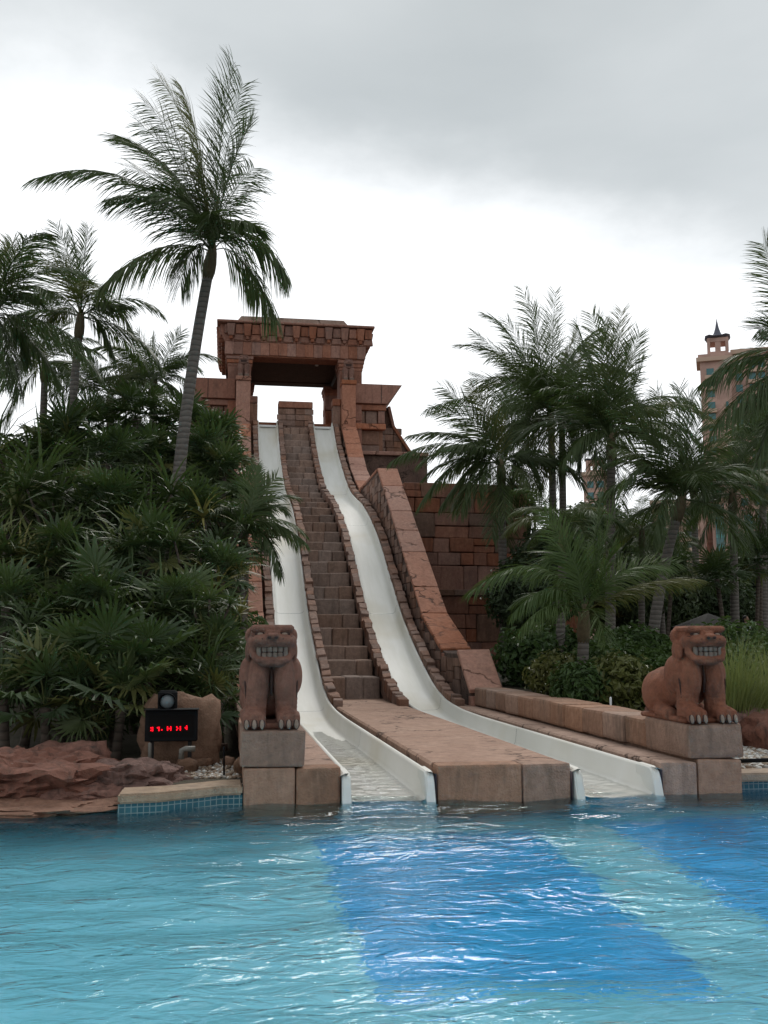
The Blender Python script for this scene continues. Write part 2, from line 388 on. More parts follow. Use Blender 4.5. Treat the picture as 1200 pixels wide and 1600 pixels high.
# water surface: waves in the mesh, fine ripples in the material
def water_mat():
    m, t, b = newmat('pool_water')
    t.nodes.remove(b)
    v = mapv(t, (1, 1, 1)); n1 = noisen(t, 4.4, 3, .5, mapv(t, (.75, 1.5, 1)), .7); n2 = noisen(t, 11, 3, .55, mapv(t, (.8, 1.4, 1)), .5)
    big = ramp(t, noisen(t, .45, 2, .5, mapv(t, (.8, 1.3, 1))), [(.36, (.42,) * 3), (.66, (1,) * 3)])
    h = mm(t, 'MULTIPLY', mm(t, 'ADD', mm(t, 'MULTIPLY', n1, .7), mm(t, 'MULTIPLY', n2, .12)), big)
    bn = N(t, 'ShaderNodeBump'); bn.inputs['Strength'].default_value = 1; bn.inputs['Distance'].default_value = .075; t.links.new(h, bn.inputs['Height'])
    rf = N(t, 'ShaderNodeBsdfRefraction'); rf.inputs['IOR'].default_value = 1.33; rf.inputs['Roughness'].default_value = .0; rf.inputs['Color'].default_value = (.92, .99, 1, 1)
    tp = N(t, 'ShaderNodeBsdfTransparent'); tp.inputs[0].default_value = (.8, .95, .97, 1)
    gl = N(t, 'ShaderNodeBsdfGlossy'); gl.inputs['Roughness'].default_value = .03
    fr = N(t, 'ShaderNodeFresnel'); fr.inputs['IOR'].default_value = 1.33
    for n_ in (rf, gl, fr): t.links.new(bn.outputs[0], n_.inputs['Normal'])
    m1 = N(t, 'ShaderNodeMixShader'); m1.inputs[0].default_value = .0
    t.links.new(rf.outputs[0], m1.inputs[1]); t.links.new(tp.outputs[0], m1.inputs[2])
    m2 = N(t, 'ShaderNodeMixShader'); t.links.new(fr.outputs[0], m2.inputs[0]); t.links.new(m1.outputs[0], m2.inputs[1]); t.links.new(gl.outputs[0], m2.inputs[2])
    t.links.new(m2.outputs[0], t.nodes['Material Output'].inputs[0]); return m
M['water'] = water_mat()
def wave(x, y):
    a = noise.noise(Vector((x * .55, y * 1.0, 1.7))) * .035 + noise.noise(Vector((x * 1.5 + 4, y * 2.6, 5.1))) * .024 + noise.noise(Vector((x * 3.1 + 4, y * 4.6, 9.1))) * .010
    d = math.hypot(x - 2.6, y - 11)
    return a * (.8 + .5 * sstep(9, 3, d))
v, f = [], []
gx = [-26, -20, -15, -11] + [-8 + i * .1 for i in range(181)] + [13, 18, 26]; gy = [-8, -3, 0, 1.5] + [2.5 + i * .1 for i in range(100)]
for y in gy:
    for x in gx: v.append((x, min(y, 12.39), wave(x, y)))
n_ = len(gx)
for j in range(len(gy) - 1):
    for i in range(n_ - 1): f.append([j * n_ + i, j * n_ + i + 1, (j + 1) * n_ + i + 1, (j + 1) * n_ + i])
tag(link('water', mesh_from('water', v, f, True), M['water']), kind='structure')
# coping: curved pale stone edge, left and right of the slides
def coping(name, pts, wd, z0, z1):
    bm = bmesh.new(); rows = []
    for x, y in pts:
        rows.append([bm.verts.new(p) for p in ((x, y, z0), (x, y + wd, z0), (x, y + wd, z1), (x, y, z1))])
    for a, b in zip(rows, rows[1:]):
        for k in range(4): bm.faces.new([a[k], a[(k + 1) % 4], b[(k + 1) % 4], b[k]])
    bm.faces.new(rows[0]); bm.faces.new(rows[-1][::-1])
    bmesh.ops.recalc_face_normals(bm, faces=bm.faces)
    ed = [e for e in bm.edges if e.calc_face_angle(0) > .8]
    bmesh.ops.bevel(bm, geom=ed, offset=.02, segments=2, affect='EDGES')
    return tag(link(name, bm_done(bm, name), M['coping']), kind='structure')
cl = [atZ(184, 1243, .20), atZ(250, 1240, .20), atZ(310, 1234, .20), atZ(345, 1230, .2), atZ(379, 1229, .20)]
coping('pool_coping_left', [(p.x, p.y) for p in cl], .55, .105, .212)
coping('pool_coping_right', [(6.3, 12.28), (8, 12.28), (12, 12.28), (20, 12.28)], .5, .105, .212)
coping('pool_coping_far_left', [(-25.9, 12.28), (-12, 12.28), (-3.4, 12.28)], .5, .105, .212)
tl = [(p.x, p.y + .04) for p in cl]
def tile_band(pts):
    root = None
    vv = []; ff = []
    for x, y in pts: vv += [(x, y, -.5), (x, y, .104)]
    for i in range(len(pts) - 1): ff.append([2 * i, 2 * i + 2, 2 * i + 3, 2 * i + 1])
    return tag(link('pool_tile_band', mesh_from('pool_tile_band', vv, ff), M['tilewall']), kind='structure')
tile_band(tl)

# ------------------------------------------------------------------ the temple with its stairs
AX = 3.3                                       # symmetry axis
PROF = [(12.0, .33), (20.5, .33), (22.5, .36), (24.2, .47), (25.8, .80), (28.2, 1.66), (30.4, 2.62), (33, 4.15), (34.2, 4.9), (35.7, 5.70), (37.5, 6.48),
        (39.5, 7.2), (41.5, 7.7), (43.3, 8.2), (45.5, 9.18), (47.8, 10.45), (49.5, 11.55), (51.2, 12.95)]
def smooth_prof(n=140):
    pts = []; y0, y1 = PROF[0][0], PROF[-1][0]
    for i in range(n + 1):
        y = lerp(y0, y1, i / n); s = 0; wsum = 0
        for k in range(-6, 7):
            ww = math.exp(-(k / 3.2) ** 2); yy = y + k * .17
            z = interp(PROF, yy) if yy <= y1 else PROF[-1][1] + (yy - y1) * .8
            s += ww * z; wsum += ww
        pts.append((y, s / wsum))
    return pts
ZT = smooth_prof()
def zt(y): return interp(ZT, y)
def slope(y): return math.atan2(zt(y + .15) - zt(y - .15), .3)
temple = thing('temple', (AX, 51, 0), 'red stone temple with cornice gateway, giant stairs and stepped stone walls', 'temple')
TI = Matrix.Translation((-AX, -51, 0))
def tp(name, me, mat, parent=temple, label=None):
    """part of the temple given in world coordinates"""
    if parent is temple: me.transform(TI)
    o = link(name, me, M[mat], parent)
    if label: o['label'] = label
    return o
def ts(name, c, s, mat, parent=temple, rot=(0, 0, 0)):
    return stone(name, parent, (c[0] - AX, c[1] - 51, c[2]), s, mat, rot)
def grp(name, me, mat):                        # a part in world coordinates whose children (sub-parts) follow the same local frame
    return tp(name, me, mat)
# core under stairs and slides
core = [(23.4, -.2)] + [(y, zt(y) - .62) for y in [23.4 + i * .8 for i in range(35)]] + [(51.4, 12.2), (58.2, 12.2), (58.2, -.2)]
stair = tp('stair_body', prism_yz('stair_body', core, 1.0, 5.6), 'core')
YK = [1058, 1031, 1009, 981, 959, 936, 916, 895, 877, 860, 847, 831, 816, 804, 793, 784.5, 777.5, 769, 758, 748, 739, 729, 719, 708, 698, 688, 678, 668.5, 659.5, 651]
def solve(yk, x=AX, dz=-.05):
    a, b = 23.0, 51.2
    for _ in range(40):
        m_ = (a + b) / 2
        if proj((x, m_, zt(m_) + dz))[1] > yk: a = m_
        else: b = m_
    return (a + b) / 2
noz = [(solve(k), ) for k in YK]; noz = [(y[0], zt(y[0]) - .05) for y in noz]
pz = .36
for i, (y, z) in enumerate(noz):
    yn = noz[i + 1][0] if i + 1 < len(noz) else 51.2
    x0, x1 = 2.66, 3.94
    cut = [x0] + ([lerp(x0, x1, random.uniform(.35, .65))] if i % 3 else [lerp(x0, x1, .3), lerp(x0, x1, .66)]) + [x1]
    for a, b in zip(cut, cut[1:]):
        hz = z - pz + .5
        dj = random.uniform(-.025, .025)
        me = box_me('step', a + .003, b - .003, y + dj, yn + .35, z - hz, z + random.uniform(-.012, .012), .03, .01)
        tp('step', me, 'step', stair).data.transform(TI)
    pz = z
# narrow service steps beside the slides
for sx in (-1, 1):
    xa, xb = AX + sx * 2.14, AX + sx * 2.30
    lo, hi = min(xa, xb), max(xa, xb)
    ss = 24.4; pzz = .39
    while ss < 51:
        z = zt(ss) - .14
        me = box_me('narrow_step', lo, hi, ss, ss + 1.3, z - .9, z, .02, .01)
        o = tp('narrow_step', me, 'dark', stair); me.transform(TI); ss += .62 if slope(ss) > .4 else .9
# rubble borders along the slides
for bx_, wd in ((AX - 2.04, .2), (AX - .76, .19), (AX + .76, .19), (AX + 2.04, .2)):
    ribbon = [(y, zt(y) - .5) for y in [23.6 + i * .5 for i in range(56)]]
    ribbon = ribbon + [(y, zt(y) + .03) for y, _ in ribbon[::-1]]
    bd = tp('stone_border', prism_yz('stone_border', ribbon, bx_ - wd / 2 + .02, bx_ + wd / 2 - .02), 'dark')
    y = 23.3
    while y < 51.0:
        sl_ = slope(y); ln = random.uniform(.22, .4)
        ts('stone', (bx_ + random.uniform(-.02, .02), y + ln * .5 * math.cos(sl_), zt(y + ln * .5 * math.cos(sl_)) + .0 + random.uniform(-.03, .03)),
           (wd * random.uniform(1.0, 1.25), ln * .97, random.uniform(.24, .34)), 'dark', bd, (sl_, random.uniform(-.08, .08), random.uniform(-.1, .1)))
        y += ln * math.cos(sl_)
# flanks: stepped ramps with sandstone slabs on both sides
FI, FO = 2.30, 3.0
flank = [(23.3, -.1), (23.3, .62), (24.55, 1.55), (25.9, 1.55), (26.4, 1.62), (29.0, 2.4), (29.3, 2.6), (37.9, 8.25), (43, 8.25), (43.0, 8.1), (46.2, 9.5), (50.3, 12.4), (50.3, -.1)]
def slab_run(parent, xa, xb, p, q, n, mat='slab', th=.12, ov=.03, uneven=True):
    p = Vector((0, p[0], p[1])); q = Vector((0, q[0], q[1])); d = q - p; L = d.length; a = math.atan2(d.z, d.y)
    cuts = [0] + sorted(max(.04, min(.96, (k + random.uniform(-.18, .18) * uneven) / n)) for k in range(1, n)) + [1]
    for c0, c1 in zip(cuts, cuts[1:]):
        ln = (c1 - c0) * L - .02; mid = p + d * ((c0 + c1) / 2)
        me = box_me('coping_slab', -(xb - xa) / 2 - ov, (xb - xa) / 2 + ov, -ln / 2, ln / 2, -th / 2 + random.uniform(-.01, .01), th / 2, .02, .008)
        o = link('coping_slab', me, M[mat], parent, ((xa + xb) / 2 - AX, mid.y - 51, mid.z), (a, 0, 0))
for sx in (-1, 1):
    xa, xb = sorted((AX + sx * FI, AX + sx * FO))
    fk = tp('flank_wall', prism_yz('flank_wall', flank, xa, xb), 'core')
    slab_run(fk, xa, xb, (23.22, .70), (24.5, 1.62), 1, ov=.05)
    slab_run(fk, xa, xb, (26.35, 1.62), (29.2, 2.62), 1, ov=.045)
    slab_run(fk, xa, xb, (29.15, 2.62), (37.9, 8.32), 6)
    slab_run(fk, xa, xb, (37.95, 8.30), (43.0, 8.30), 3, ov=.04)
    slab_run(fk, xa, xb, (43.05, 8.18), (46.2, 9.62), 2)
    slab_run(fk, xa, xb, (46.25, 9.62), (50.25, 12.5), 3)
    # front face blocks of the lowest ramp pieces
    for (yy, z0, z1) in ((23.2, .36, .60), (26.2, .9, 1.55), (29.05, 1.9, 2.45)):
        ts('stone_block', ((xa + xb) / 2, yy + .1, (z0 + z1) / 2), (xb - xa + .02, .3, z1 - z0), 'stone', fk)
    # irregular stones on the inner face, towards the slide
    yy = 24.6
    xi = AX + sx * FI - sx * .015
    while yy < 49.5:
        top = interp([(a, b) for a, b in flank[1:-1]], yy) - .1; zb = zt(yy) - .2
        z = zb
        while z < top - .12:
            h = min(random.uniform(.22, .42), top - z)
            l_ = random.uniform(.5, .9)
            ts('face_stone', (xi, yy + random.uniform(-.15, .15), z + h / 2), (.05, l_ * .96, h * .93), 'dark', fk); z += h
        yy += .75
    # newel post with the top of the ramp
    np_ = tp('newel_post', box_me('newel_post', xa, xb, 50.3, 51.15, 8.0, 14.75, .03), 'slab')
    tp('post_cap', box_me('post_cap', xa - .03, xb + .03, 50.24, 51.15, 14.76, 14.98, .025), 'slab', np_).data.transform(TI)
    # end blocks beside the slide lips
    xe0, xe1 = sorted((AX + sx * 1.9, AX + sx * 2.3))
    eb = tp('end_pier', box_me('end_pier', xe0, xe1 - .01, 50.9, 51.6, 11.0, 13.75, .03), 'dark')
    tp('pier_cap', box_me('pier_cap', xe0 - .03, xe1 - .012, 50.85, 51.65, 13.76, 14.12, .03), 'stone', eb).data.transform(TI)
mp_ = tp('middle_pier', box_me('middle_pier', AX - .84, AX + .84, 51.0, 51.6, 11.5, 13.57, .03), 'core')
tp('pier_cap', box_me('pier_cap', AX - .87, AX + .87, 50.9, 51.66, 13.58, 13.92, .03), 'stone', mp_).data.transform(TI)
for k in range(16):
    ts('face_stone', (AX - .7 + (k % 4) * .46 + random.uniform(-.04, .04), 50.99, 12.5 + (k // 4) * .3), (.44, .08, .27), 'dark', mp_)
tp('platform', box_me('platform', AX - 3.6, AX + 3.6, 51.62, 58.4, 12.25, 12.95, 0), 'stone')
# gateway
GY0, GY1 = 51.2, 58.0
def xz(px, py, y=GY0): p = atY(px, py, y); return p.x, p.z
for sx in (-1, 1):
    for yy0, yy1 in ((GY0, GY0 + 1.3), (GY1 - 1.3, GY1)):
        xa, xb = sorted((AX + sx * 2.27, AX + sx * 3.42))
        if yy0 > GY0: xa, xb = sorted((AX + sx * 2.05, AX + sx * 3.42))
        pl = tp('gate_pillar', box_me('gate_pillar', xa, xb, yy0, yy1, 8.0, 16.0, .03), 'stone')
        for k, (za, zb, o) in enumerate(((15.70, 15.86, .03), (15.87, 16.06, .07), (16.07, 16.22, .11))):
            tp('capital_band', box_me('capital_band', xa - o, xb + o, yy0 - o, yy1 + o, za, zb, .015), 'stone', pl).data.transform(TI)
        for zz_ in (13.1, 14.0, 14.85):
            ts('face_block', ((xa + xb) / 2, yy0 - .02, zz_ + .4), (xb - xa - .05, .1, .82), 'stone', pl)
    # inner corbels seen under the lintel
    for k in range(3):
        tp('corbel', box_me('corbel', *sorted((AX + sx * (2.26 - .12 * k), AX + sx * 2.5)), 56.7, 57.9, 13.9 + .4 * k, 14.28 + .4 * k, .02), 'stone')
lt = tp('lintel', box_me('lintel', AX - 3.56, AX + 3.56, GY0 - .05, GY0 + 1.0, 16.23, 16.98, .02), 'stone')
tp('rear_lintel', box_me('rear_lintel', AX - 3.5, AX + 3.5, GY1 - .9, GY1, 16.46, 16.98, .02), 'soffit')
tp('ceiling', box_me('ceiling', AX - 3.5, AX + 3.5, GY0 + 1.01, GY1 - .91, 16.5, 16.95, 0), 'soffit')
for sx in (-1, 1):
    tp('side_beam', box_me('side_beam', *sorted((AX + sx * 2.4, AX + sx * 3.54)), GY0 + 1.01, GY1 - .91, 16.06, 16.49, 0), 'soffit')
for k in range(16):                            # lintel face blocks
    a = AX - 3.6 + 7.2 * k / 16
    ts('lintel_block', (a + .225, GY0 - .08, 16.63), (.435, .12, .66), 'stone', lt)
cor = tp('cornice', prism_xz('cornice', [(AX - 3.56, 16.99), (AX + 3.56, 16.99), (AX + 3.74, 17.28), (AX + 3.86, 17.86), (AX - 3.86, 17.86), (AX - 3.74, 17.28)], GY0 - .12, GY1 + .2), 'stone')
def cornice_row(axis, fixed, a0, a1, n, out):
    for k in range(n):
        c0 = lerp(a0, a1, (k + .5) / n); wd = (a1 - a0) / n
        def put(nm, w0, w1, z0, z1, d0, d1):
            # tapering block: width w0 at the bottom, w1 at the top, proud by d0..d1
            vv = []
            for z, ww, d in ((z0, w0, d0), (z1, w1, d1)):
                for s_, dd in ((-1, -.12), (1, -.12), (1, d), (-1, d)):
                    p = (c0 + s_ * ww / 2, fixed + out * dd) if axis == 'x' else (fixed + out * dd, c0 + s_ * ww / 2)
                    vv.append((p[0] - AX, p[1] - 51, z))
            bm = bmesh.new(); q = [bm.verts.new(p) for p in vv]
            for fc in ([3, 2, 1, 0], [4, 5, 6, 7], [0, 1, 5, 4], [1, 2, 6, 5], [2, 3, 7, 6], [3, 0, 4, 7]): bm.faces.new([q[i] for i in fc])
            bmesh.ops.recalc_face_normals(bm, faces=bm.faces)
            bmesh.ops.bevel(bm, geom=bm.edges[:], offset=.018, segments=1, affect='EDGES')
            link(nm, bm_done(bm, nm), M['stone'], cor)
        put('bracket', wd * .34, wd * .5, 17.22, 17.82, .24, .34)
        put('bracket_tip', wd * .16, wd * .22, 17.06, 17.21, .17, .22)
        for s_ in (-1, 1):
            c0 += s_ * wd * .25; c_ = c0
            if s_ < 0: put('panel', wd * .30, wd * .26, 17.36, 17.80, .12, .22)
            c0 -= s_ * wd * .25
        c0 += wd * .5; put('lower_panel', wd * .62, wd * .5, 17.03, 17.30, .06, .12); put('panel', wd * .44, wd * .44, 17.34, 17.81, .14, .24); c0 -= wd * .5
cornice_row('x', GY0 - .12, AX - 3.72, AX + 3.72, 9, -1)
cornice_row('y', AX - 3.72, GY0 + .1, GY1, 9, -1)
cornice_row('y', AX + 3.72, GY0 + .1, GY1, 9, 1)
tp('cornice_top', box_me('cornice_top', AX - 4.02, AX + 4.02, GY0 - .5, GY1 + .5, 17.865, 17.99, .03), 'stone')
tp('roof_slab', prism_xz('roof_slab', [(AX - 3.05, 17.995), (AX + 2.75, 17.995), (AX + 2.45, 18.32), (AX - 2.8, 18.32)], GY0 - .1, GY1), 'deck')
dl = tp('ceiling_lamp', tube_me('ceiling_lamp', [Vector((4.55, 53.2, 16.5)), Vector((4.55, 53.2, 16.44))], [.09, .09], 12), 'white')
# wings on both sides of the gateway
for sx in (-1, 1):
    def X_(o): return AX + sx * o
    def wbox(nm, o0, o1, y0, y1, z0, z1, mat, parent=temple, bev=.025):
        a, b = sorted((X_(o0), X_(o1)))
        o = tp(nm, box_me(nm, a, b, y0, y1, z0, z1, bev), mat, parent)
        if parent is not temple: o.data.transform(TI)
        return o
    wg = wbox('wing_wall', 3.05, 4.55, 51.5, 57.5, 7.0, 13.8, 'dark', bev=0)
    pts = [(X_(3.05), 13.98), (X_(4.72), 13.98), (X_(5.5), 15.0), (X_(3.05), 15.0)]
    tp('wing_cap', prism_xz('wing_cap', pts, 51.0, 57.8, .02), 'stone')
    tp('cap_joint', box_me('cap_joint', X_(4.4) - .015, X_(4.4) + .015, 50.992, 51.1, 14.0, 14.98, 0), 'gap', wg).data.transform(TI)
    wbox('wing_band', 3.06, 4.68, 51.15, 51.49, 13.66, 13.96, 'stone', wg)
    wbox('wing_ledge', 3.06, 4.66, 51.12, 51.49, 12.66, 12.95, 'slab', wg)
    for o0, o1 in ((3.1, 3.58), (3.64, 4.22), (4.27, 4.62)):
        wbox('wing_panel', o0, o1, 51.3 - (.08 if o1 > 4.5 else 0), 51.49, 12.98, 13.64, 'stone' if o1 > 4.5 else 'dark', wg)
    for o0, o1, z0, z1 in ((3.3, 4.35, 11.9, 12.64), (3.3, 4.35, 11.1, 11.86)):
        wbox('recess_panel', o0, o1, 51.42, 51.5, z0, z1, 'dark', wg)
    wbox('doorway', 3.04, 3.28, 51.46, 51.52, 11.0, 12.64, 'gap', wg, 0)
    # side buttress falling away outwards
    bt = tp('buttress', prism_xz('buttress', [(X_(4.5), 8), (X_(4.5), 14.3), (X_(5.05), 14.3), (X_(5.3), 13.2), (X_(6.3), 11.7), (X_(6.3), 8)], 53.2, 57, .02), 'core')
    for k, (a, b) in enumerate((((5.05, 14.32), (5.3, 13.22)), ((5.31, 13.2), (6.3, 11.72)))):
        p, q = (X_(a[0]), a[1]), (X_(b[0]), b[1])
        dx, dz = q[0] - p[0], q[1] - p[1]; L = math.hypot(dx, dz)
        nx_, nz_ = (dz / L, -dx / L); s_ = 1 if nz_ > 0 else -1
        c_ = tp('buttress_coping', prism_xz('buttress_coping', [p, q, (q[0] + nx_ * s_ * .16, q[1] + nz_ * s_ * .16), (p[0] + nx_ * s_ * .16, p[1] + nz_ * s_ * .16)], 53.05, 57, .015), 'stone', bt); c_.data.transform(TI)
    for k in range(18):
        ts('face_stone', (X_(4.75 + (k % 3) * .42 + random.uniform(-.05, .05)), 53.19, 11.2 + (k // 3) * .36), (.4, .1, .33), 'dark', bt)
    wbox('terrace', 3.02, 6.4, 49.0, 57.9, 6.0, 10.9, 'core', bev=0)
    slab = wbox('terrace_edge', 3.05, 6.45, 48.8, 51.0, 10.9, 11.08, 'slab')
# stepped outer walls with big blocks
def block_wall(parent, x0, x1, z0, z1, y, hmin, hmax, wmin, wmax, mats):
    z = z0
    while z < z1 - .15:
        h = min(random.uniform(hmin, hmax), z1 - z)
        if z1 - z - h < .2: h = z1 - z
        x = x0
        while x < x1 - .1:
            ww = min(random.uniform(wmin, wmax), x1 - x)
            if x1 - x - ww < .25: ww = x1 - x
            if random.random() < .35 and h > .5:
                for k, hh in enumerate((h * .48, h * .52)):
                    ts('stone_block', (x + ww / 2, y + random.uniform(-.04, .02), z + (hh / 2 if k == 0 else h - hh / 2)), (ww - .025, .4, hh - .025), random.choice(mats), parent, (0, 0, random.uniform(-.01, .01)))
            else:
                ts('stone_block', (x + ww / 2, y + random.uniform(-.05, .03), z + h / 2), (ww - .025, .4, h - .025), random.choice(mats), parent, (random.uniform(-.008, .008), random.uniform(-.008, .008), random.uniform(-.012, .012)))
            x += ww
        z += h
for sx in (-1, 1):
    for (o0, o1, yf, z1, lab) in ((3.02, 8.8, 33.5, 3.35, 0), (3.02, 7.75, 36.5, 7.6, 1)):
        a, b = sorted((AX + sx * o0, AX + sx * o1))
        yb_ = (36.29 if lab == 0 else 49)
        ow = tp('outer_wall', box_me('outer_wall', a + .02, b - .02, yf + .15, yb_, -.1, z1 - .03, 0), 'gap' if 0 else 'core')
        if sx > 0: block_wall(ow, a, b, .5 if lab == 0 else 3.2, z1, yf, .42, .95, .35, 1.35, ['stone', 'stone', 'stone', 'dark'])
        else: block_wall(ow, a, b, 1.5 if lab == 0 else 3.2, z1, yf, .8, 1.2, 1.2, 2.4, ['stone', 'dark'])
        if lab == 0 and sx > 0:
            for k in range(5): ts('wall_cap', (lerp(a, b, (k + .5) / 5), yf + .0, z1 + .1), ((b - a) / 5 - .03, .65, .2), 'dark', ow)

# ------------------------------------------------------------------ decks, pool edge blocks, lion walls
def deck(name, label, x0, x1, y1, z1, cut=None):
    d = thing(name, ((x0 + x1) / 2, PY + .1, 0), label, 'stone deck')
    me = box_me('paving', x0, x1, PY + .36, y1, -.3, z1, .03); me.transform(Matrix.Translation((-(x0 + x1) / 2, -PY - .1, 0)))
    bmx = bmesh.new(); bmx.from_mesh(me); bmesh.ops.subdivide_edges(bmx, edges=[e for e in bmx.edges if e.calc_length() > .7], cuts=9, use_grid_fill=True); bmx.to_mesh(me); bmx.free()
    link('paving', me, M['deck'], d)
    cuts = [x0] + (cut or []) + [x1]
    for a, b in zip(cuts, cuts[1:]):
        m2 = box_me('front_block', a + .008, b - .008, PY + random.uniform(-.01, .02), PY + .355, -.9, z1 + .005, .035, .008, 2); m2.transform(Matrix.Translation((-(x0 + x1) / 2, -PY - .1, 0)))
        link('front_block', m2, M['block'], d)
    return d
deck('stone_deck', 'wide cracked sandstone deck running out between the two white slides', 2.49, 4.13, 27, .39, [3.53])
deck('stone_ledge', 'narrow sandstone ledge beside the slide, next to the upright front-facing lion', .83, 1.36, 26, .39)
deck('stone_ledge', 'narrow sandstone ledge between white slide and long block wall', 5.27, 5.75, 26, .38)
wallL = thing('block_wall', (.55, 17, 0), 'low stone block wall under the lion beside the black number display', 'stone wall')
wallR = thing('block_wall', (6.05, 17, 0), 'long low stone block wall under the lion beside the tall grass', 'stone wall')
def wblock(parent, nm, x0, x1, y0, y1, z0, z1, bev=.03, jit=.012):
    me = box_me(nm, x0, x1, y0, y1, z0, z1, bev, jit, 2); me.transform(Matrix.Translation(-Vector(parent.location))); return link(nm, me, M['block'], parent)
yj = [12.12] + sorted({round(atX(px, py, 5.68).y, 2) for px, py in ((1040, 1128), (992, 1119), (952, 1113), (900, 1105), (867, 1099), (831, 1094), (802, 1090), (777, 1086), (761, 1084))})
yj = [y for y in yj if y < 22.6] + [23.2]
zs = [12.12 + i * (23.2 - 12.12) / 9 for i in range(10)]
yj = [12.12, 13.5, 14.25, 15.1, 16.0, 16.9, 17.7, 18.7, 19.7, 20.6, 21.4, 22.2, 23.2]
for a, b in zip(yj, yj[1:]):
    wblock(wallR, 'wall_block', 5.66 + random.uniform(-.012, .012), 6.38, a + .008, b - .008, .41, .80 + random.uniform(-.012, .012) + (.03 if a < 12.2 else 0), .045)
    wblock(wallR, 'base_block', 5.76, 6.35, a + .01, b - .01, -.9, .405)
    wblock(wallL, 'wall_block', .2, .94, a + .008, b - .008, .41, .80 + (.03 if a < 12.2 else 0), .03)
    wblock(wallL, 'base_block', .24, .82, a + .01, b - .01, -.9, .405)

# ------------------------------------------------------------------ the two slides
def slide(name, xc, label):
    s = thing(name, (xc, PY, 0), label, 'water slide', 'white racing slides')
    # cross-section (offset x, height relative to wall top); half width .5
    sec = [(-.52, -.50), (-.52, -.03), (-.505, 0), (-.465, 0), (-.45, -.03), (-.425, -.26), (-.39, -.315), (-.32, -.335), (0, -.345), (.32, -.335), (.39, -.315), (.425, -.26), (.45, -.03), (.465, 0), (.505, 0), (.52, -.03), (.52, -.50)]
    ysx = [PY - .02 + i * .12 for i in range(int((51.25 - PY) / .12) + 1)] + [51.3]
    vv, ff = [], []; n = len(sec)
    for y in ysx:
        sl_ = slope(min(max(y, 12.3), 51.0)); base = zt(min(y, 51.2))
        for (dx, dz) in sec:
            # walls stand at right angles to the slope
            flare = 1 + .10 * sstep(12.5, 12.05, y) if dz < -.02 else 1
            vv.append((dx * flare, y - PY - dz * math.sin(sl_), base + dz * math.cos(sl_) * (1 if y > 24 else 1)))
    for j in range(len(ysx) - 1):
        for i in range(n - 1): ff.append([j * n + i, (j + 1) * n + i, (j + 1) * n + i + 1, j * n + i + 1])
    me = mesh_from('chute', vv, ff, True)
    ch = link('chute', me, M['slide'], s); me.materials.append(M['purple'])
    for p in me.polygons:
        if (p.index % (n - 1)) in (0, n - 2): p.material_index = 1
    # end caps: rounded white wall ends standing in the water
    for sd in (-1, 1):
        pts = [(-.20, -.6), (-.10, 0), (-.05, .2), (.0, .29), (.09, .336), (.5, .338), (.5, -.6)]
        m2 = prism_yz('wall_end', pts, sd * .44 if sd < 0 else .44, sd * .545 if sd < 0 else .545, .02)
        link('wall_end', m2, M['slide'], s)
    # bolts on the ends
    lip = box_me('top_lip', -.46, .46, 51.18 - PY, 51.42 - PY, 12.62, 12.72, .01); link('top_lip', lip, M['white'], s)
    for jy in (18.0, 24.5, 31.0, 37.4, 44.0):      # joints between the moulded sections
        mj = []; fj = []
        for t_, yq in enumerate((jy, jy + .012)):
            sl_ = slope(yq)
            for (dx, dz) in sec[4:13]: mj.append((dx * .995, yq - PY - (dz + .004) * math.sin(sl_), zt(yq) + (dz + .004) * math.cos(sl_)))
        k9 = 9
        for i in range(k9 - 1): fj.append([i, i + 1, k9 + i + 1, k9 + i])
        link('section_joint', mesh_from('section_joint', mj, fj), M['lens'], s)
    # running water film
    vw, fwx = [], []
    ysw = [PY - .1 + i * .05 for i in range(190)]; xw = [-.40 + i * .04 for i in range(21)]
    for y in ysw:
        k = sstep(21.5, 16, y)
        for x in xw:
            h = noise.noise(Vector((x * 5 + xc, y * 7, 0))) * .014 + noise.noise(Vector((x * 11, y * 19 + xc, 3))) * .007
            sl_ = slope(min(max(y, 12.3), 51)); dz = -.342 + .022 * k + (abs(x) > .33) * .012 + h * k; vw.append((x, y - PY - dz * math.sin(sl_), zt(max(y, 12.1)) + dz * math.cos(sl_)))
    nw = len(xw)
    for j in range(len(ysw) - 1):
        for i in range(nw - 1): fwx.append([j * nw + i, j * nw + i + 1, (j + 1) * nw + i + 1, (j + 1) * nw + i])
    link('water_film', mesh_from('water_film', vw, fwx, True), M['film'], s)
    return s
def film_mat():
    m, t, b = newmat('running_water'); t.nodes.remove(b)
    tp_ = N(t, 'ShaderNodeBsdfTransparent'); tp_.inputs[0].default_value = (.975, .98, .98, 1)
    gl = N(t, 'ShaderNodeBsdfGlossy'); gl.inputs['Roughness'].default_value = .06
    fr = N(t, 'ShaderNodeFresnel'); fr.inputs['IOR'].default_value = 1.33
    ms = N(t, 'ShaderNodeMixShader'); t.links.new(fr.outputs[0], ms.inputs[0]); t.links.new(tp_.outputs[0], ms.inputs[1]); t.links.new(gl.outputs[0], ms.inputs[2])
    t.links.new(ms.outputs[0], t.nodes['Material Output'].inputs[0]); return m
M['film'] = film_mat()
slide('water_slide', 1.91, 'white water slide ending beside the upright front-facing lion on its pedestal')
slide('water_slide', 4.71, 'white water slide ending beside the long low stone block wall')

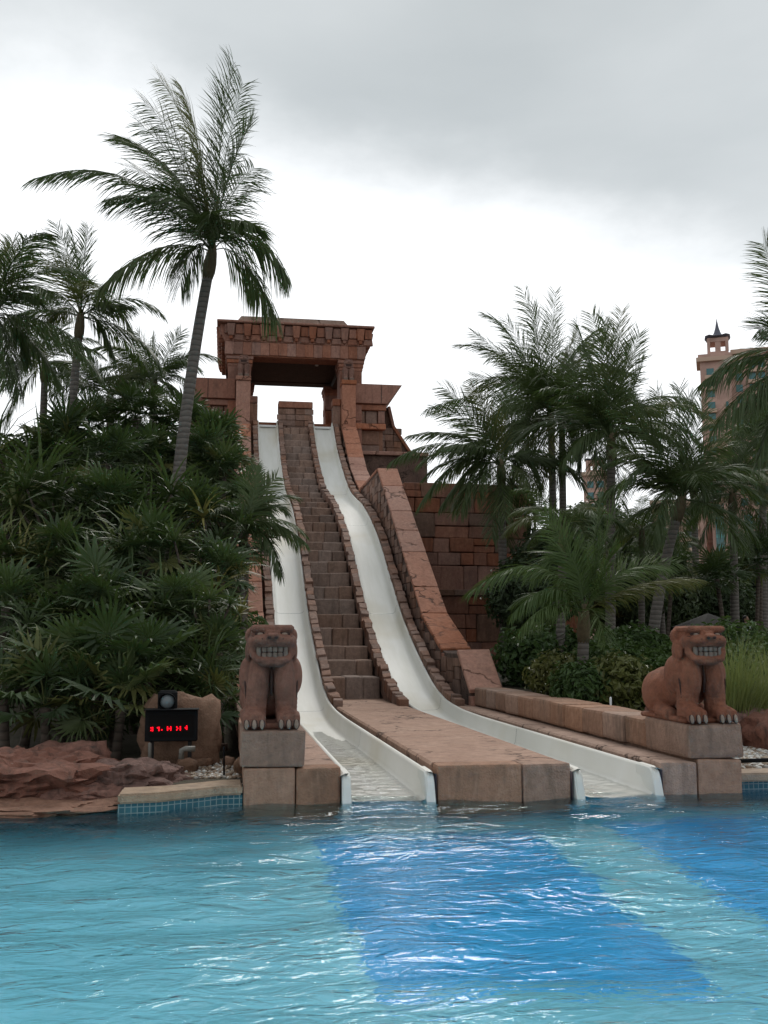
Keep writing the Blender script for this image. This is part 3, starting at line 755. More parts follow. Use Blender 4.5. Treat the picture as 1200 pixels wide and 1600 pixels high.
# ------------------------------------------------------------------ carved lions
def blob_mesh(name, blobs, voxel, smooth_it=4, lap=None):
    bm = bmesh.new()
    for b in blobs:
        if b[0] == 'e':                         # ellipsoid: centre, radii, rotation
            _, c, r, rot = (*b, (0, 0, 0))[:4]
            mt = Matrix.Translation(c) @ Matrix.Rotation(rot[2], 4, 'Z') @ Matrix.Rotation(rot[1], 4, 'Y') @ Matrix.Rotation(rot[0], 4, 'X') @ Matrix.Diagonal((*r, 1))
            bmesh.ops.create_icosphere(bm, subdivisions=3, radius=1, matrix=mt)
        elif b[0] == 'b':                       # rounded box: centre, size, rotation
            _, c, s, rot = (*b, (0, 0, 0))[:4]
            mt = Matrix.Translation(c) @ Matrix.Rotation(rot[2], 4, 'Z') @ Matrix.Rotation(rot[1], 4, 'Y') @ Matrix.Rotation(rot[0], 4, 'X') @ Matrix.Diagonal((*s, 1))
            q = bmesh.ops.create_cube(bm, size=1, matrix=mt)
            ed = list({e for v_ in q['verts'] for e in v_.link_edges})
            bmesh.ops.bevel(bm, geom=ed, offset=min(s) * .25, segments=3, affect='EDGES')
        else:                                   # capsule chain: points with radii
            pts = b[1]
            for (p, r0), (q, r1) in zip(pts, pts[1:]):
                p, q = Vector(p), Vector(q); n = max(2, int((q - p).length / (min(r0, r1) * .4)))
                for k in range(n + 1):
                    bmesh.ops.create_icosphere(bm, subdivisions=2, radius=lerp(r0, r1, k / n), matrix=Matrix.Translation(p.lerp(q, k / n)))
    me = bpy.data.meshes.new(name); bm.to_mesh(me); bm.free()
    o = bpy.data.objects.new('tmp', me); col.objects.link(o)
    rm = o.modifiers.new('r', 'REMESH'); rm.mode = 'VOXEL'; rm.voxel_size = voxel
    sm = o.modifiers.new('s', 'SMOOTH'); sm.iterations = smooth_it; sm.factor = .5
    bpy.context.view_layer.update()
    dg = bpy.context.evaluated_depsgraph_get()
    res = bpy.data.meshes.new_from_object(o.evaluated_get(dg)); res.name = name
    bpy.data.objects.remove(o); bpy.data.meshes.remove(me)
    res.polygons.foreach_set('use_smooth', [True] * len(res.polygons))
    return res
# lion faces -Y, origin at the middle of the plinth under its chest; about 1.22 m high, .62 wide
LB = [('b', (0, .40, .03), (.56, 1.15, .07)),
      ('e', (0, .26, .55), (.26, .26, .38)), ('e', (0, .08, .66), (.22, .15, .24)),                 # chest
      ('e', (-.132, -.03, .55), (.122, .17, .32)), ('e', (.132, -.03, .55), (.122, .17, .32)),        # breast halves
      ('c', [((-.16, .0, .62), .13), ((-.158, -.03, .34), .125), ((-.16, -.03, .10), .115)]),        # forelegs
      ('c', [((.16, .0, .62), .13), ((.158, -.03, .34), .125), ((.16, -.03, .10), .115)]),
      ('e', (-.235, .10, .60), (.10, .19, .24)), ('e', (.235, .10, .60), (.10, .19, .24)),            # shoulders
      ('c', [((0, .12, .72), .21), ((0, .02, .93), .19)]),                                            # neck
      ('e', (0, .5, .42), (.23, .42, .32)), ('e', (0, .80, .36), (.25, .26, .32)),                    # trunk, rump
      ('e', (-.16, .72, .33), (.15, .30, .30)), ('e', (-.19, .66, .34), (.13, .22, .25)), ('e', (.16, .72, .33), (.15, .30, .30)), ('e', (.19, .66, .34), (.13, .22, .25)),              # blocky haunches
      ('c', [((-.22, .50, .12), .10), ((-.22, .26, .08), .085)]), ('c', [((.22, .50, .12), .10), ((.22, .26, .08), .085)]),
      ('c', [((.0, .92, .25), .06), ((.1, .80, .62), .06), ((.0, .60, .76), .055), ((-.04, .42, .80), .06)]),   # tail over the back
      # head
      ('b', (0, -.02, 1.06), (.42, .36, .28)), ('b', (0, -.04, 1.17), (.45, .38, .085)),               # skull and flat brow
      ('b', (0, -.14, 1.155), (.40, .16, .07)),
      ('e', (-.10, -.20, 1.03), (.125, .11, .075)), ('e', (.10, -.20, 1.03), (.125, .11, .075)),       # muzzle pads
      ('b', (0, -.19, 1.095), (.15, .17, .12), (-.25, 0, 0)), ('b', (0, -.285, 1.075), (.135, .07, .075)),   # bridge and nose
      ('e', (-.17, -.12, 1.01), (.09, .12, .10)), ('e', (.17, -.12, 1.01), (.09, .12, .10)),
      ('c', [((-.19, -.16, .975), .04), ((-.20, -.17, .88), .042), ((-.15, -.22, .80), .045), ((.15, -.22, .80), .045), ((.20, -.17, .88), .042), ((.19, -.16, .975), .04)]),
      ('c', [((-.19, -.16, .975), .038), ((-.1, -.235, .985), .04), ((.1, -.235, .985), .04), ((.19, -.16, .975), .038)]),
      ('b', (0, -.06, .86), (.36, .26, .20)), ('e', (0, -.17, .765), (.15, .10, .05)),
      ('e', (-.228, .09, 1.08), (.05, .07, .095)), ('e', (.228, .09, 1.08), (.05, .07, .095)),       # ears
      ('e', (-.235, .02, .90), (.04, .12, .14)), ('e', (.235, .02, .90), (.04, .12, .14))]
for sx in (-1, 1):                               # paws: four toes each
    LB += [('b', (sx * .175, -.12, .12), (.235, .30, .17)), ('c', [((sx * .175, .0, .2), .105), ((sx * .175, -.14, .16), .09)])]
    for k in range(3):
        x = sx * .175 + (k - 1) * .078
        LB.append(('c', [((x, -.14, .165), .044), ((x, -.25, .135), .043), ((x, -.275, .055), .04)]))
LION = blob_mesh('lion_body', LB, .0105, 2); LION.materials.append(M['lion'])
def lion_parts(parent, sy=1.05):
    body = link('body', LION, None, parent, (0, 0, 0), (0, 0, 0), (1.14, sy, 1.0))
    ob = lambda nm, me, mat: link(nm, me, M[mat], body)
    ob('mouth', box_me('mouth', -.165, .165, -.225, -.15, .815, .955, .02), 'mouth')  # solid dark block painted as the shaded inside of the mouth
    for row, (z, h) in enumerate(((.922, .062), (.855, .062))):
        for k in range(6):
            x = -.138 + k * .055; big = k in (0, 5)
            me = box_me('tooth', x - .024, x + .024, -.255 + abs(k - 2.5) * .010, -.2, z - h / 2 - (.018 if big and row == 0 else 0), z + h / 2 + (.014 if big and row else 0), .011, .002)
            ob('tooth', me, 'tooth')
    ob('chest_groove_shade', tube_me('chest_groove_shade', [Vector((0, -.085, .74)), Vector((0, -.125, .58)), Vector((0, -.105, .38))], [.005, .016, .012], 6), 'mouth')  # dark tube laid on the chest as painted groove shade
    for sx in (-1, 1):
        bm = bmesh.new(); bmesh.ops.create_icosphere(bm, subdivisions=2, radius=1, matrix=Matrix.Translation((sx * .125, -.208, 1.103)) @ Matrix.Diagonal((.034, .024, .02, 1)))
        ob('eye', bm_done(bm, 'eye', True), 'claw')
        bm = bmesh.new(); bmesh.ops.create_icosphere(bm, subdivisions=2, radius=1, matrix=Matrix.Translation((sx * .036, -.318, 1.065)) @ Matrix.Diagonal((.022, .02, .018, 1)))
        ob('nostril', bm_done(bm, 'nostril', True), 'mouth')
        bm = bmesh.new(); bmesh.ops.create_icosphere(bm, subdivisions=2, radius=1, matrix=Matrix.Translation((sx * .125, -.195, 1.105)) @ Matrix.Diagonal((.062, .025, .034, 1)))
        ob('eye_socket_shade', bm_done(bm, 'eye_socket_shade', True), 'mouth')  # dark ellipsoid paints the shade of the socket under the brow
        ob('leg_groove_shade', tube_me('leg_groove_shade', [Vector((sx * .275, -.02, .72)), Vector((sx * .268, -.075, .5)), Vector((sx * .255, -.085, .28))], [.006, .011, .004], 6), 'mouth')  # dark tube on the foreleg, groove shade put into its colour
        for k in range(3):                       # raised dark tubes paint the shade of whisker grooves
            p = [Vector((sx * .10, -.306 + .012 * k, 1.045 - .02 * k)), Vector((sx * .17, -.262 + .01 * k, 1.06 - .03 * k)), Vector((sx * .215, -.19, 1.085 - .04 * k))]
            ob('whisker_groove_shade', tube_me('whisker_groove_shade', p, [.007, .009, .003], 6), 'mouth')
        for k in range(3):
            x = sx * .175 + (k - 1) * .078
            bm = bmesh.new()
            bmesh.ops.create_icosphere(bm, subdivisions=2, radius=1, matrix=Matrix.Translation((x, -.305, .062)) @ Matrix.Rotation(R(-12), 4, 'X') @ Matrix.Diagonal((.023, .018, .058, 1)))
            ob('claw', bm_done(bm, 'claw', True), 'claw')
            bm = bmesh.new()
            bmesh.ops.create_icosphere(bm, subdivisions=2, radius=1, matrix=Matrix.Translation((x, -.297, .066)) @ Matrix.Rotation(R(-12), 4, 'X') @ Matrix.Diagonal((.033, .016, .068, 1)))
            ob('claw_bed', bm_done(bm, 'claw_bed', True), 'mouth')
    return body
l1 = thing('lion_statue', (.55, PY + .36, .832), 'snarling carved stone lion sitting face-on beside the black number display', 'statue', 'carved lion statues')
lion_parts(l1)
l2 = thing('lion_statue', (6.0, PY + .40, .832), 'snarling carved stone lion on the long block wall by the tall grass', 'statue', 'carved lion statues')
lion_parts(l2, 1.22)
for sx in (-1, 1):                                # the small carvings on the newel posts
    c = link('lion_carving', LION, None, temple, (AX + sx * (FI + .35) - AX, 50.62 - 51, 14.99), (0, 0, 0), (.9, .5, .92))
    for k in (-1, 1):
        for q in range(4):
            link('claw', box_me('claw', k * .175 - .10 + q * .06, k * .175 - .06 + q * .06, -.33, -.28, .02, .17, .01), M['tooth'], c)
    link('mouth', box_me('mouth', -.16, .16, -.27, -.2, .80, .96, .02), M['mouth'], c)

# ------------------------------------------------------------------ rocks
def rock(name, c, r, seed, label, cat='rock', mat='rock', group=None, sub=4, strata=.0, amp=.25, rz=0):
    bm = bmesh.new(); bmesh.ops.create_icosphere(bm, subdivisions=sub, radius=1)
    sv = Vector((seed * 3.1, seed * 1.7, seed * .9))
    for v_ in bm.verts:
        d = v_.co.normalized(); p = Vector((d.x * r[0], d.y * r[1], d.z * r[2]))
        # squarish mass with ridges and bedding layers
        k = 1 + amp * noise.fractal(d * 1.3 + sv, 1.0, 2.0, 4) + amp * .6 * abs(noise.noise(d * 2.6 + sv)) - .1
        p *= k * (1 + .18 * (max(abs(d.x), abs(d.y), abs(d.z)) < .8))
        vd = noise.voronoi(p * 2.4 + sv * .3)[0]; cre = vd[1] - vd[0]
        if sub >= 5: p *= 1 + .10 * (vd[0] - .4) - .13 * max(0, 1 - cre / .16)
        if strata:
            q = p.z / .17 + 1.5 * noise.noise(Vector((p.x * .9, p.y * .9, seed))); fr = q - math.floor(q)
            s_ = (1 - strata * (1 - min(1, min(fr, 1 - fr) * 5))) * (1 + .14 * noise.cell(Vector((math.floor(q) + .5, seed * 7, .5))))
            p.x *= s_; p.y *= s_
        p += Vector((1, 1, 1)) * .03 * noise.noise(p * 5 + sv)
        v_.co = p
    me = bm_done(bm, name, False)
    for pl in me.polygons: pl.use_smooth = sub < 5
    o = link(name, me, M[mat], None, c, (0, 0, rz))
    return tag(o, label, cat, group)
G1 = 'red layered rocks at the water'
rock('rock_outcrop', (-2.6, 12.95, .08), (1.35, .8, .52), 1, 'long layered red rock at the water, left of the pale coping', group=G1, sub=5, strata=.10)
rock('rock_outcrop', (-1.25, 12.8, .10), (.88, .5, .36), 2.3, 'red rock sloping down onto the end of the pale coping', group=G1, sub=5, strata=.08)
rock('rock_outcrop', (-4.1, 12.75, .1), (1.1, .8, .52), 4.4, 'bulky red rock at the water, farthest from the number display', group=G1, sub=5, strata=.1)
rock('rock_outcrop', (-1.5, 12.42, .02), (.55, .28, .22), 7.3, 'low red rock filling the gap between layered rock and pale coping', group=G1, sub=5, strata=.08)
rock('rock_ledge', (-2.8, 12.15, -.03), (1.9, .42, .14), 5.2, 'flat dark rock ledge lying in the water under the red rocks', group=G1, sub=5, strata=.05, mat='dark')
rock('rock_outcrop', (-1.9, 13.7, .3), (.6, .5, .32), 6.1, 'rounded red rock under the big fan leaves', group=G1, sub=4, strata=.06)
bx = atZ(280, 1187, .25)
rock('boulder', (bx.x + .02, 14.3, .55), (.60, .26, .66), 8.2, 'upright brown boulder standing behind the black number display', 'boulder', 'boulder', amp=.10, sub=4)
for i, (px, py, r, lab) in enumerate(((292, 1202, (.17, .13, .10), 'flat grey-brown stone on the pale coping by the boulder'), (265, 1209, (.12, .10, .08), 'small rounded stone between red rock and flat stone'),
        (318, 1196, (.14, .12, .07), 'low brown stone in front of the upright boulder'), (358, 1195, (.11, .10, .10), 'broken stone against the lion pedestal'), (345, 1175, (.13, .10, .12), 'grey stone behind the thin stake'), (372, 1205, (.06, .08, .14), 'narrow upright stone touching the lion pedestal'))):
    p = atZ(px, py, .22); rock('stone', (p.x, max(p.y, 12.75), .25), r, 10 + i * 1.3, lab, 'stone', 'boulder', 'loose stones by the display', sub=3, amp=.2)
for i, (px, py, y, r, lab) in enumerate(((1165, 1098, 15.4, (.75, .5, .42), 'rounded red rock below the tall grass by the lion'), (1215, 1092, 14.8, (.6, .45, .42), 'red rock at the edge of the gravel beside the lion'), (1085, 1062, 16.0, (.8, .5, .5), 'red rock hidden behind the lion on the block wall'),
        (998, 1004, 27, (.6, .5, .5), 'red boulder among the shrubs behind the hedge'), (915, 1000, 29, (.5, .5, .4), 'small red boulder in the shade of the palms'))):
    p = atY(px, py, y); rock('garden_rock', (p.x, y, gz(p.x, y) + r[2] * .35), r, 20 + i * 1.7, lab, 'rock', 'rock', 'red rocks in the planting', sub=4, amp=.2)

# gravel
def gravel(name, x0, x1, y0, y1, n, smin, smax, cols, hz=.0):
    P = []
    vv, ff = [], []
    bm = bmesh.new(); bmesh.ops.create_icosphere(bm, subdivisions=1, radius=1); bv = [v_.co.copy() for v_ in bm.verts]; bf = [[q.index for q in p.verts] for p in bm.faces]; bm.free()
    mi = []
    for i in range(n):
        x, y = random.uniform(x0, x1), random.uniform(y0, y1); s = random.uniform(smin, smax)
        sx, sy, sz = s * random.uniform(.7, 1.3), s * random.uniform(.7, 1.3), s * random.uniform(.5, .8); a = random.uniform(0, 6.3)
        b = len(vv)
        for c in bv: vv.append((x + (c.x * math.cos(a) - c.y * math.sin(a)) * sx, y + (c.x * math.sin(a) + c.y * math.cos(a)) * sy, gz(x, y) + hz + sz * .5 + c.z * sz))
        k = random.randrange(len(cols))
        for q in bf: ff.append([b + j for j in q]); mi.append(k)
    me = mesh_from(name, vv, ff, True)
    for c in cols: me.materials.append(M[c])
    me.polygons.foreach_set('material_index', mi)
    return tag(link(name, me), kind='stuff')
M['peb1'] = plain('white_pebble', (.62, .60, .56), .6, var=20); M['peb2'] = plain('tan_pebble', (.40, .32, .24), .7, var=20); M['peb3'] = plain('grey_pebble', (.33, .31, .29), .7, var=20); M['peb4'] = plain('brown_pebble', (.22, .15, .10), .8, var=20)
tag(gravel('gravel', 6.42, 9.5, 12.75, 14.9, 5200, .02, .05, ['peb1', 'peb1', 'peb2', 'peb3', 'peb4']), 'pale pebble gravel beside the lion wall', 'gravel')
tag(gravel('gravel', -1.5, .2, 12.85, 14.6, 2400, .014, .036, ['peb2', 'peb3', 'peb4', 'peb4', 'peb4', 'peb3', 'peb2', 'peb1']), 'brown and white pebble gravel around the boulder', 'gravel')
tag(link('drain_pipe', tube_me('drain_pipe', [Vector((6.45 + i * .8, 12.86, .29 + .01 * (i % 2))) for i in range(6)], [.028] * 6, 8), M['black']), 'thin black pipe lying along the gravel edge', 'pipe')

# ------------------------------------------------------------------ number display, signal lamp, stakes
DY = 13.75
d0, d1 = atY(227, 1110, DY), atY(308, 1158, DY)
dc = ((d0.x + d1.x) / 2, DY, .22)
disp = thing('number_display', dc, 'black display box with red glowing digits in front of the boulder', 'display')
wD, zT, zB = d1.x - d0.x, d0.z - .22, d1.z - .22
link('case', box_me('case', -wD / 2, wD / 2, 0, .22, zB, zT, .012), M['black'], disp)
link('hood', box_me('hood', -wD / 2 - .015, wD / 2 + .015, -.09, .22, zT + .002, zT + .014, .004), M['black'], disp)
link('screen', box_me('screen', -wD / 2 + .05, wD / 2 - .05, -.006, -.001, zB + .06, zT - .06, 0), plain('dark_screen', (.006, .005, .005), .6, spec=.1), disp)
for sx in (-.36, .36):
    link('leg', box_me('leg', sx * wD - .025, sx * wD + .025, .03, .09, -.05, zB, .006), M['gap'], disp)
def digit(cols_):
    bm = bmesh.new()
    for px, py in cols_:
        p = atY(200 + px / 6, 1060 + py / 6, DY)
        bmesh.ops.create_icosphere(bm, subdivisions=2, radius=.0105, matrix=Matrix.Translation((p.x - dc[0], -.012, p.z - .22)))
    return link('digit', bm_done(bm, 'digit', True), M['led'], disp)
digit([(232, 461), (232, 475), (232, 489), (217, 463), (217, 487)])
digit([(291, 459), (291, 474), (291, 487), (278, 462), (318, 482)])
digit([(371, 456), (371, 470), (371, 484), (402, 455), (402, 469), (402, 483), (386, 470)])
digit([(458, 455), (458, 482), (466, 468), (491, 453), (491, 467), (491, 481)])
digit([(551, 447), (551, 461), (551, 475), (538, 462)])
LY = 13.85
lc = atY(261.5, 1096, LY)
lampo = thing('signal_lamp', (lc.x, LY, lc.z - .15), 'round grey signal lamp in black housing on top of the display', 'lamp')
link('housing', box_me('housing', -.125, .125, 0, .16, .0, .29, .03), M['black'], lampo)
bm = bmesh.new(); bmesh.ops.create_icosphere(bm, subdivisions=3, radius=1, matrix=Matrix.Translation((0, -.005, .15)) @ Matrix.Diagonal((.092, .05, .092, 1)))
link('lens', bm_done(bm, 'lens', True), M['lens'], lampo)
link('visor', tube_me('visor', [Vector((0, -.07, .15)), Vector((0, .01, .15))], [.112, .112], 20, cap=False), M['black'], lampo)
def stake(px, py0, py1, y, r, lab, mat='pipe', name='stake'):
    a, b = atY(px, py0, y), atY(px, py1, y); b.z = min(b.z, .24)
    return tag(link(name, tube_me(name, [b, a, a + Vector((0, 0, .012))], [r, r, r * .5], 8), M[mat]), lab, 'stake')
stake(350, 1168, 1212, 13.0, .012, 'thin dark metal stake between boulder and lion pedestal', 'black')
stake(234, 1162, 1192, 13.5, .022, 'short grey post at the foot of the boulder')
pp = [atY(283, 1186, 13.3), atY(284, 1172, 13.3), atY(290, 1170, 13.3), atY(305, 1170, 13.3)]
tag(link('bent_pipe', tube_me('bent_pipe', pp, [.035] * 4, 8), M['pipe']), 'bent grey pipe in front of the display', 'pipe')
stake(954, 1090, 1110, 17.5, .02, 'small white path marker behind the long block wall', 'white', 'path_marker')

# ------------------------------------------------------------------ palms
def bez(p0, p1, p2, n):
    return [p0 * (1 - t) ** 2 + p1 * 2 * t * (1 - t) + p2 * t * t for t in [i / n for i in range(n + 1)]]
WIND = Vector((-.30, .0, 0))
def frond_me(path, lmax, rng, nl=46, width=.042, droop=.55, wind=1.0, rr=.024, twist=0.0):
    nl = int(nl * 1.75); width *= .52; lmax *= 1.15
    """coconut frond: tapering midrib with two rows of hanging leaflets along a 3-D path"""
    v, f = [], []
    n = len(path) - 1
    for i, p in enumerate(path):                 # midrib: three-sided
        t = (path[min(i + 1, n)] - path[max(i - 1, 0)]).normalized(); s = t.cross(Vector((0, 0, 1)))
        s = s.normalized() if s.length > .05 else Vector((1, 0, 0)); u = s.cross(t)
        r = rr * (1 - .85 * i / n) * (1.7 if i == 0 else 1)
        for q in (s * r, u * r, -s * r): v.append(p + q)
    for i in range(n):
        for k in range(3): f.append([i * 3 + k, i * 3 + (k + 1) % 3, i * 3 + 3 + (k + 1) % 3, i * 3 + 3 + k])
    lens = [0]
    for a, b in zip(path, path[1:]): lens.append(lens[-1] + (b - a).length)
    tot = lens[-1]
    def at(t):
        d = t * tot
        for i in range(n):
            if d <= lens[i + 1] or i == n - 1:
                k = (d - lens[i]) / max(1e-6, lens[i + 1] - lens[i]); return path[i].lerp(path[i + 1], k), (path[min(i + 2, n)] - path[max(i - 1, 0)]).normalized()
    for k in range(nl):
        t = .13 + .87 * (k + rng.uniform(-.3, .3)) / nl
        t = min(.995, max(.1, t)); p, tg = at(t)
        s = tg.cross(Vector((0, 0, 1))); s = s.normalized() if s.length > .05 else Vector((1, 0, 0))
        u = s.cross(tg).normalized()
        if twist: s, u = s * math.cos(twist) + u * math.sin(twist), u * math.cos(twist) - s * math.sin(twist)
        prof = (.45 + .55 * math.sin(math.pi * min(1, t * 1.25 + .08))) if t < .62 else lerp(.98, .42, (t - .62) / .38)
        for sd in (-1, 1):
            if rng.random() < .04: continue
            L = lmax * prof * rng.uniform(.82, 1.1)
            fwd = lerp(.7, 1.7, t) * rng.uniform(.8, 1.2)
            d = (s * sd * rng.uniform(.75, 1.1) + tg * fwd + u * rng.uniform(-.2, .35)).normalized()
            g = Vector((0, 0, -1)) * droop * rng.uniform(.6, 1.4) + WIND * wind * rng.uniform(.4, 1.2)
            wv = tg.cross(d).cross(d).normalized() if False else tg
            w_ = width * rng.uniform(.8, 1.15) * (.6 + .4 * prof)
            b = len(v); q = p.copy(); dd = d.copy()
            pts = [q.copy()]
            for j in range(3):
                dd = (dd + g * .36).normalized(); q = q + dd * (L / 3); pts.append(q.copy())
            wd = (tg - dd * tg.dot(dd))
            wd = wd.normalized() if wd.length > .05 else s
            wd = (wd + u * rng.uniform(-.5, .5)).normalized()
            for j, ww in ((0, .5), (1, 1.0), (2, .75)):
                v.append(pts[j] - wd * w_ * ww / 2); v.append(pts[j] + wd * w_ * ww / 2)
            v.append(pts[3])
            f += [[b, b + 1, b + 3, b + 2], [b + 2, b + 3, b + 5, b + 4], [b + 4, b + 5, b + 6]]
    return mesh_from('frond', v, f)
def dir_path(base, az, el, L, bend, n=9):
    """path leaving at elevation el, falling by bend radians towards its tip"""
    p = base.copy(); pts = [p.copy()]
    for i in range(n):
        e_ = el - bend * ((i + .5) / n) ** 1.3
        p = p + Vector((math.cos(az) * math.cos(e_), math.sin(az) * math.cos(e_), math.sin(e_))) * (L / n); pts.append(p.copy())
    return pts
# shared fronds for the palms farther back
rng = random.Random(3)
FR = {}
for el in (80, 62, 42, 20, -5, -35):
    FR[el] = []
    for k in range(2):
        me = frond_me(dir_path(Vector((0, 0, 0)), 0, R(el), 1.0, R({80: 55, 62: 85, 42: 95, 20: 80, -5: 60, -35: 40}[el] + rng.uniform(-12, 12)), 9), .30, rng, 40, .019, .6, 0.25, .009)
        FR[el].append(me)
FRM = {}
def shared_frond(el, mat):
    k = (el, mat, rng.randrange(2))
    if k not in FRM: me = FR[el][k[2]].copy(); me.materials.append(M[mat]); FRM[k] = me
    return FRM[k]
def palm(label, foot, top, r0, r1, fr_px=(), rnd_fronds=14, flen=3.4, lmax=.75, group='tall coconut palms', mat='coco', lean=.0, cat='palm tree', nl=44, name='coconut_palm', elset=None, nuts=0, lw=.042, droop=.72, wind=1, azs=None):
    """foot and top: world points of the trunk; fr_px: fronds given by (control px, tip px, depth offset of the tip)"""
    root = thing(name, tuple(foot), label, cat, group)
    foot = Vector(foot); top = Vector(top); h = top - foot
    cp = foot + h * .45 + Vector((lean, 0, 0)); pts = bez(foot + Vector((0, 0, -.3)), cp, top, 16)
    rads = [lerp(r0, r1, min(1, (i / 16) ** .7)) * (1.35 if i == 0 else 1.12 if i == 1 else 1) for i in range(17)]
    me = tube_me('trunk', [p - foot for p in pts], rads, 12); link('trunk', me, M['trunk'], root)
    t = (pts[-1] - pts[-2]).normalized()
    # fibrous crownshaft
    cs = [top - foot + t * q for q in (-.28, -.1, .1, .35, .55)]
    link('crown_shaft', tube_me('crown_shaft', cs, [r1 * 1.0, r1 * 1.32, r1 * 1.3, r1 * 1.0, r1 * .5], 10), M['fibre'], root)
    c = top + t * .35; lc_ = c - foot
    rg = random.Random(int(abs(foot.x * 97 + foot.y * 13 + foot.z * 31) * 10))
    for (cx, cy, tx, ty, off) in fr_px:
        d_ = c.y
        P1 = atY(cx, cy, d_ + off * .55); P2 = atY(tx, ty, d_ + off)
        path = [q - foot for q in bez(c, P1, P2, 10)]
        rise = (path[-1] - path[0]).z / max(.1, (path[-1] - path[0]).length)
        tw = rg.choice((-1, 1)) * rg.uniform(.6, 1.15) if rise > .35 else rg.uniform(-.35, .35)
        dr = droop * (.6 if rise > .35 else 1.1 if rise > 0 else 1.9)
        link('frond', frond_me(path, lmax * 1.05 * rg.uniform(.9, 1.1), rg, nl, lw, dr, wind * (1 if rise > .35 else .5), twist=tw), M[mat], root)
    rnd_fronds = int(rnd_fronds * 1.7)
    for k in range(rnd_fronds):
        el = (elset or [62, 42, 20, 80, -5, 42, 20, -35, -5, 62])[k % len(elset or [0] * 10)]
        az = k * 2.39996 + rg.uniform(-.3, .3)
        s_ = flen * rg.uniform(.85, 1.1)
        link('frond', shared_frond(el, mat), None, root, lc_, (rg.uniform(-.1, .1), rg.uniform(-.08, .08), az), (s_, s_, s_))
    for k in range(nuts):
        a = k * 2.1; bm = bmesh.new(); bmesh.ops.create_icosphere(bm, subdivisions=2, radius=1, matrix=Matrix.Diagonal((.11, .11, .14, 1)))
        link('coconut', bm_done(bm, 'coconut', True), M['nut'], root, lc_ + Vector((math.cos(a) * .26, math.sin(a) * .26, -.45)))
    return root
def foot_at(px, y, py=None):
    p = atY(px, py if py else 900, y); return Vector((p.x, y, gz(p.x, y)))
# the tall palm in front of the tower
Y1 = 22.0
palm('tallest coconut palm, leaning trunk in front of the temple wing', foot_at(262, Y1, 950), atY(327, 418, Y1), 17e-2, .11, [
    (338, 230, 366, 98, .4), (352, 260, 394, 190, -1.2), (312, 200, 248, 122, 1.2), (300, 225, 225, 160, .6), (290, 250, 186, 215, -.6), (300, 290, 195, 262, 1.5),
    (210, 225, 58, 278, -.3), (250, 285, 172, 310, -1.6), (250, 355, 158, 448, .4), (300, 350, 282, 448, -1.0), (385, 318, 448, 430, -.2), (372, 362, 432, 500, .3),
    (345, 310, 398, 262, 1.6), (335, 290, 325, 350, -1.9), (345, 250, 380, 130, .2), (320, 240, 285, 140, -.8), (305, 265, 215, 190, 1.1), (312, 300, 240, 300, -1.2), (345, 330, 395, 350, -1.3)], 2, 1.7, elset=[80, 62, 42], lmax=1.0, droop=.85, lean=-.35, nuts=0, nl=52, lw=.05)
# palms behind it, to the left
palm('slender coconut palm standing clear beside the tallest one', foot_at(100, 27, 950), atY(124, 515, 27), .16, .10, [
    (120, 430, 88, 350, .4), (128, 420, 138, 355, -.5), (90, 370, 35, 420, 0), (150, 420, 165, 480, -1), (175, 440, 208, 520, .4), (80, 430, 55, 470, -1.2), (160, 470, 205, 480, -.3), (150, 470, 180, 560, .6), (95, 460, 70, 510, .8), (130, 440, 112, 360, 1.2), (110, 420, 70, 365, 1.)], 4, 2.6, lmax=.7, lean=-.2, elset=[-5, 20, 42])
palm('short-crowned coconut palm behind the slender one', foot_at(58, 31, 950), atY(70, 585, 31), .15, .10, [(60, 530, 45, 490, 0), (85, 520, 105, 500, 0), (95, 560, 120, 590, .3)], 11, 2.2, lmax=.6, elset=[62, 42, 20, 20, -5, -35])
palm('coconut palm with broad crown cut by the picture edge, above the strap leaves', foot_at(-25, 22, 950), atY(-12, 520, 22), .17, .11, [
    (10, 420, 20, 378, 0), (25, 440, 60, 470, -.8), (25, 470, 45, 560, .5), (60, 480, 140, 545, -1.0), (10, 500, 30, 615, -.5), (25, 430, 45, 410, .6), (0, 470, 10, 600, -1.2), (30, 490, 95, 600, .7)], 7, 2.7, lmax=.8)
palm('low coconut palm rising behind the fan palm thicket', foot_at(238, 30, 950), atY(240, 615, 30), .15, .11, [
    (240, 570, 215, 520, 0), (255, 560, 283, 518, .4), (265, 575, 300, 555, -.3), (215, 570, 180, 560, .3), (270, 590, 292, 630, 0), (235, 560, 240, 525, 1), (200, 580, 165, 590, -.6)], 8, 2.0, lmax=.6, elset=[62, 42, 20, -5], mat='coco')
palm('small coconut palm tucked behind the fan palms by the tower wing', foot_at(170, 29, 950), atY(172, 640, 29), .14, .10, [(160, 590, 140, 560, 0), (190, 590, 210, 575, 0)], 10, 1.9, lmax=.55, elset=[62, 42, 20, -5])
palm('small drooping palm whose fronds hang across the slide by the thicket', foot_at(385, 20.5, 950), atY(380, 850, 20.5), .09, .07, [
    (425, 800, 478, 848, -.3), (430, 770, 448, 800, .2), (420, 820, 440, 900, -.5), (410, 770, 432, 745, .5), (370, 790, 345, 800, .3), (400, 780, 400, 730, .3)], 6, 1.3, lmax=.42, group='low palms by the slide', elset=[62, 42, 20], nl=34, lw=.05, wind=.2)
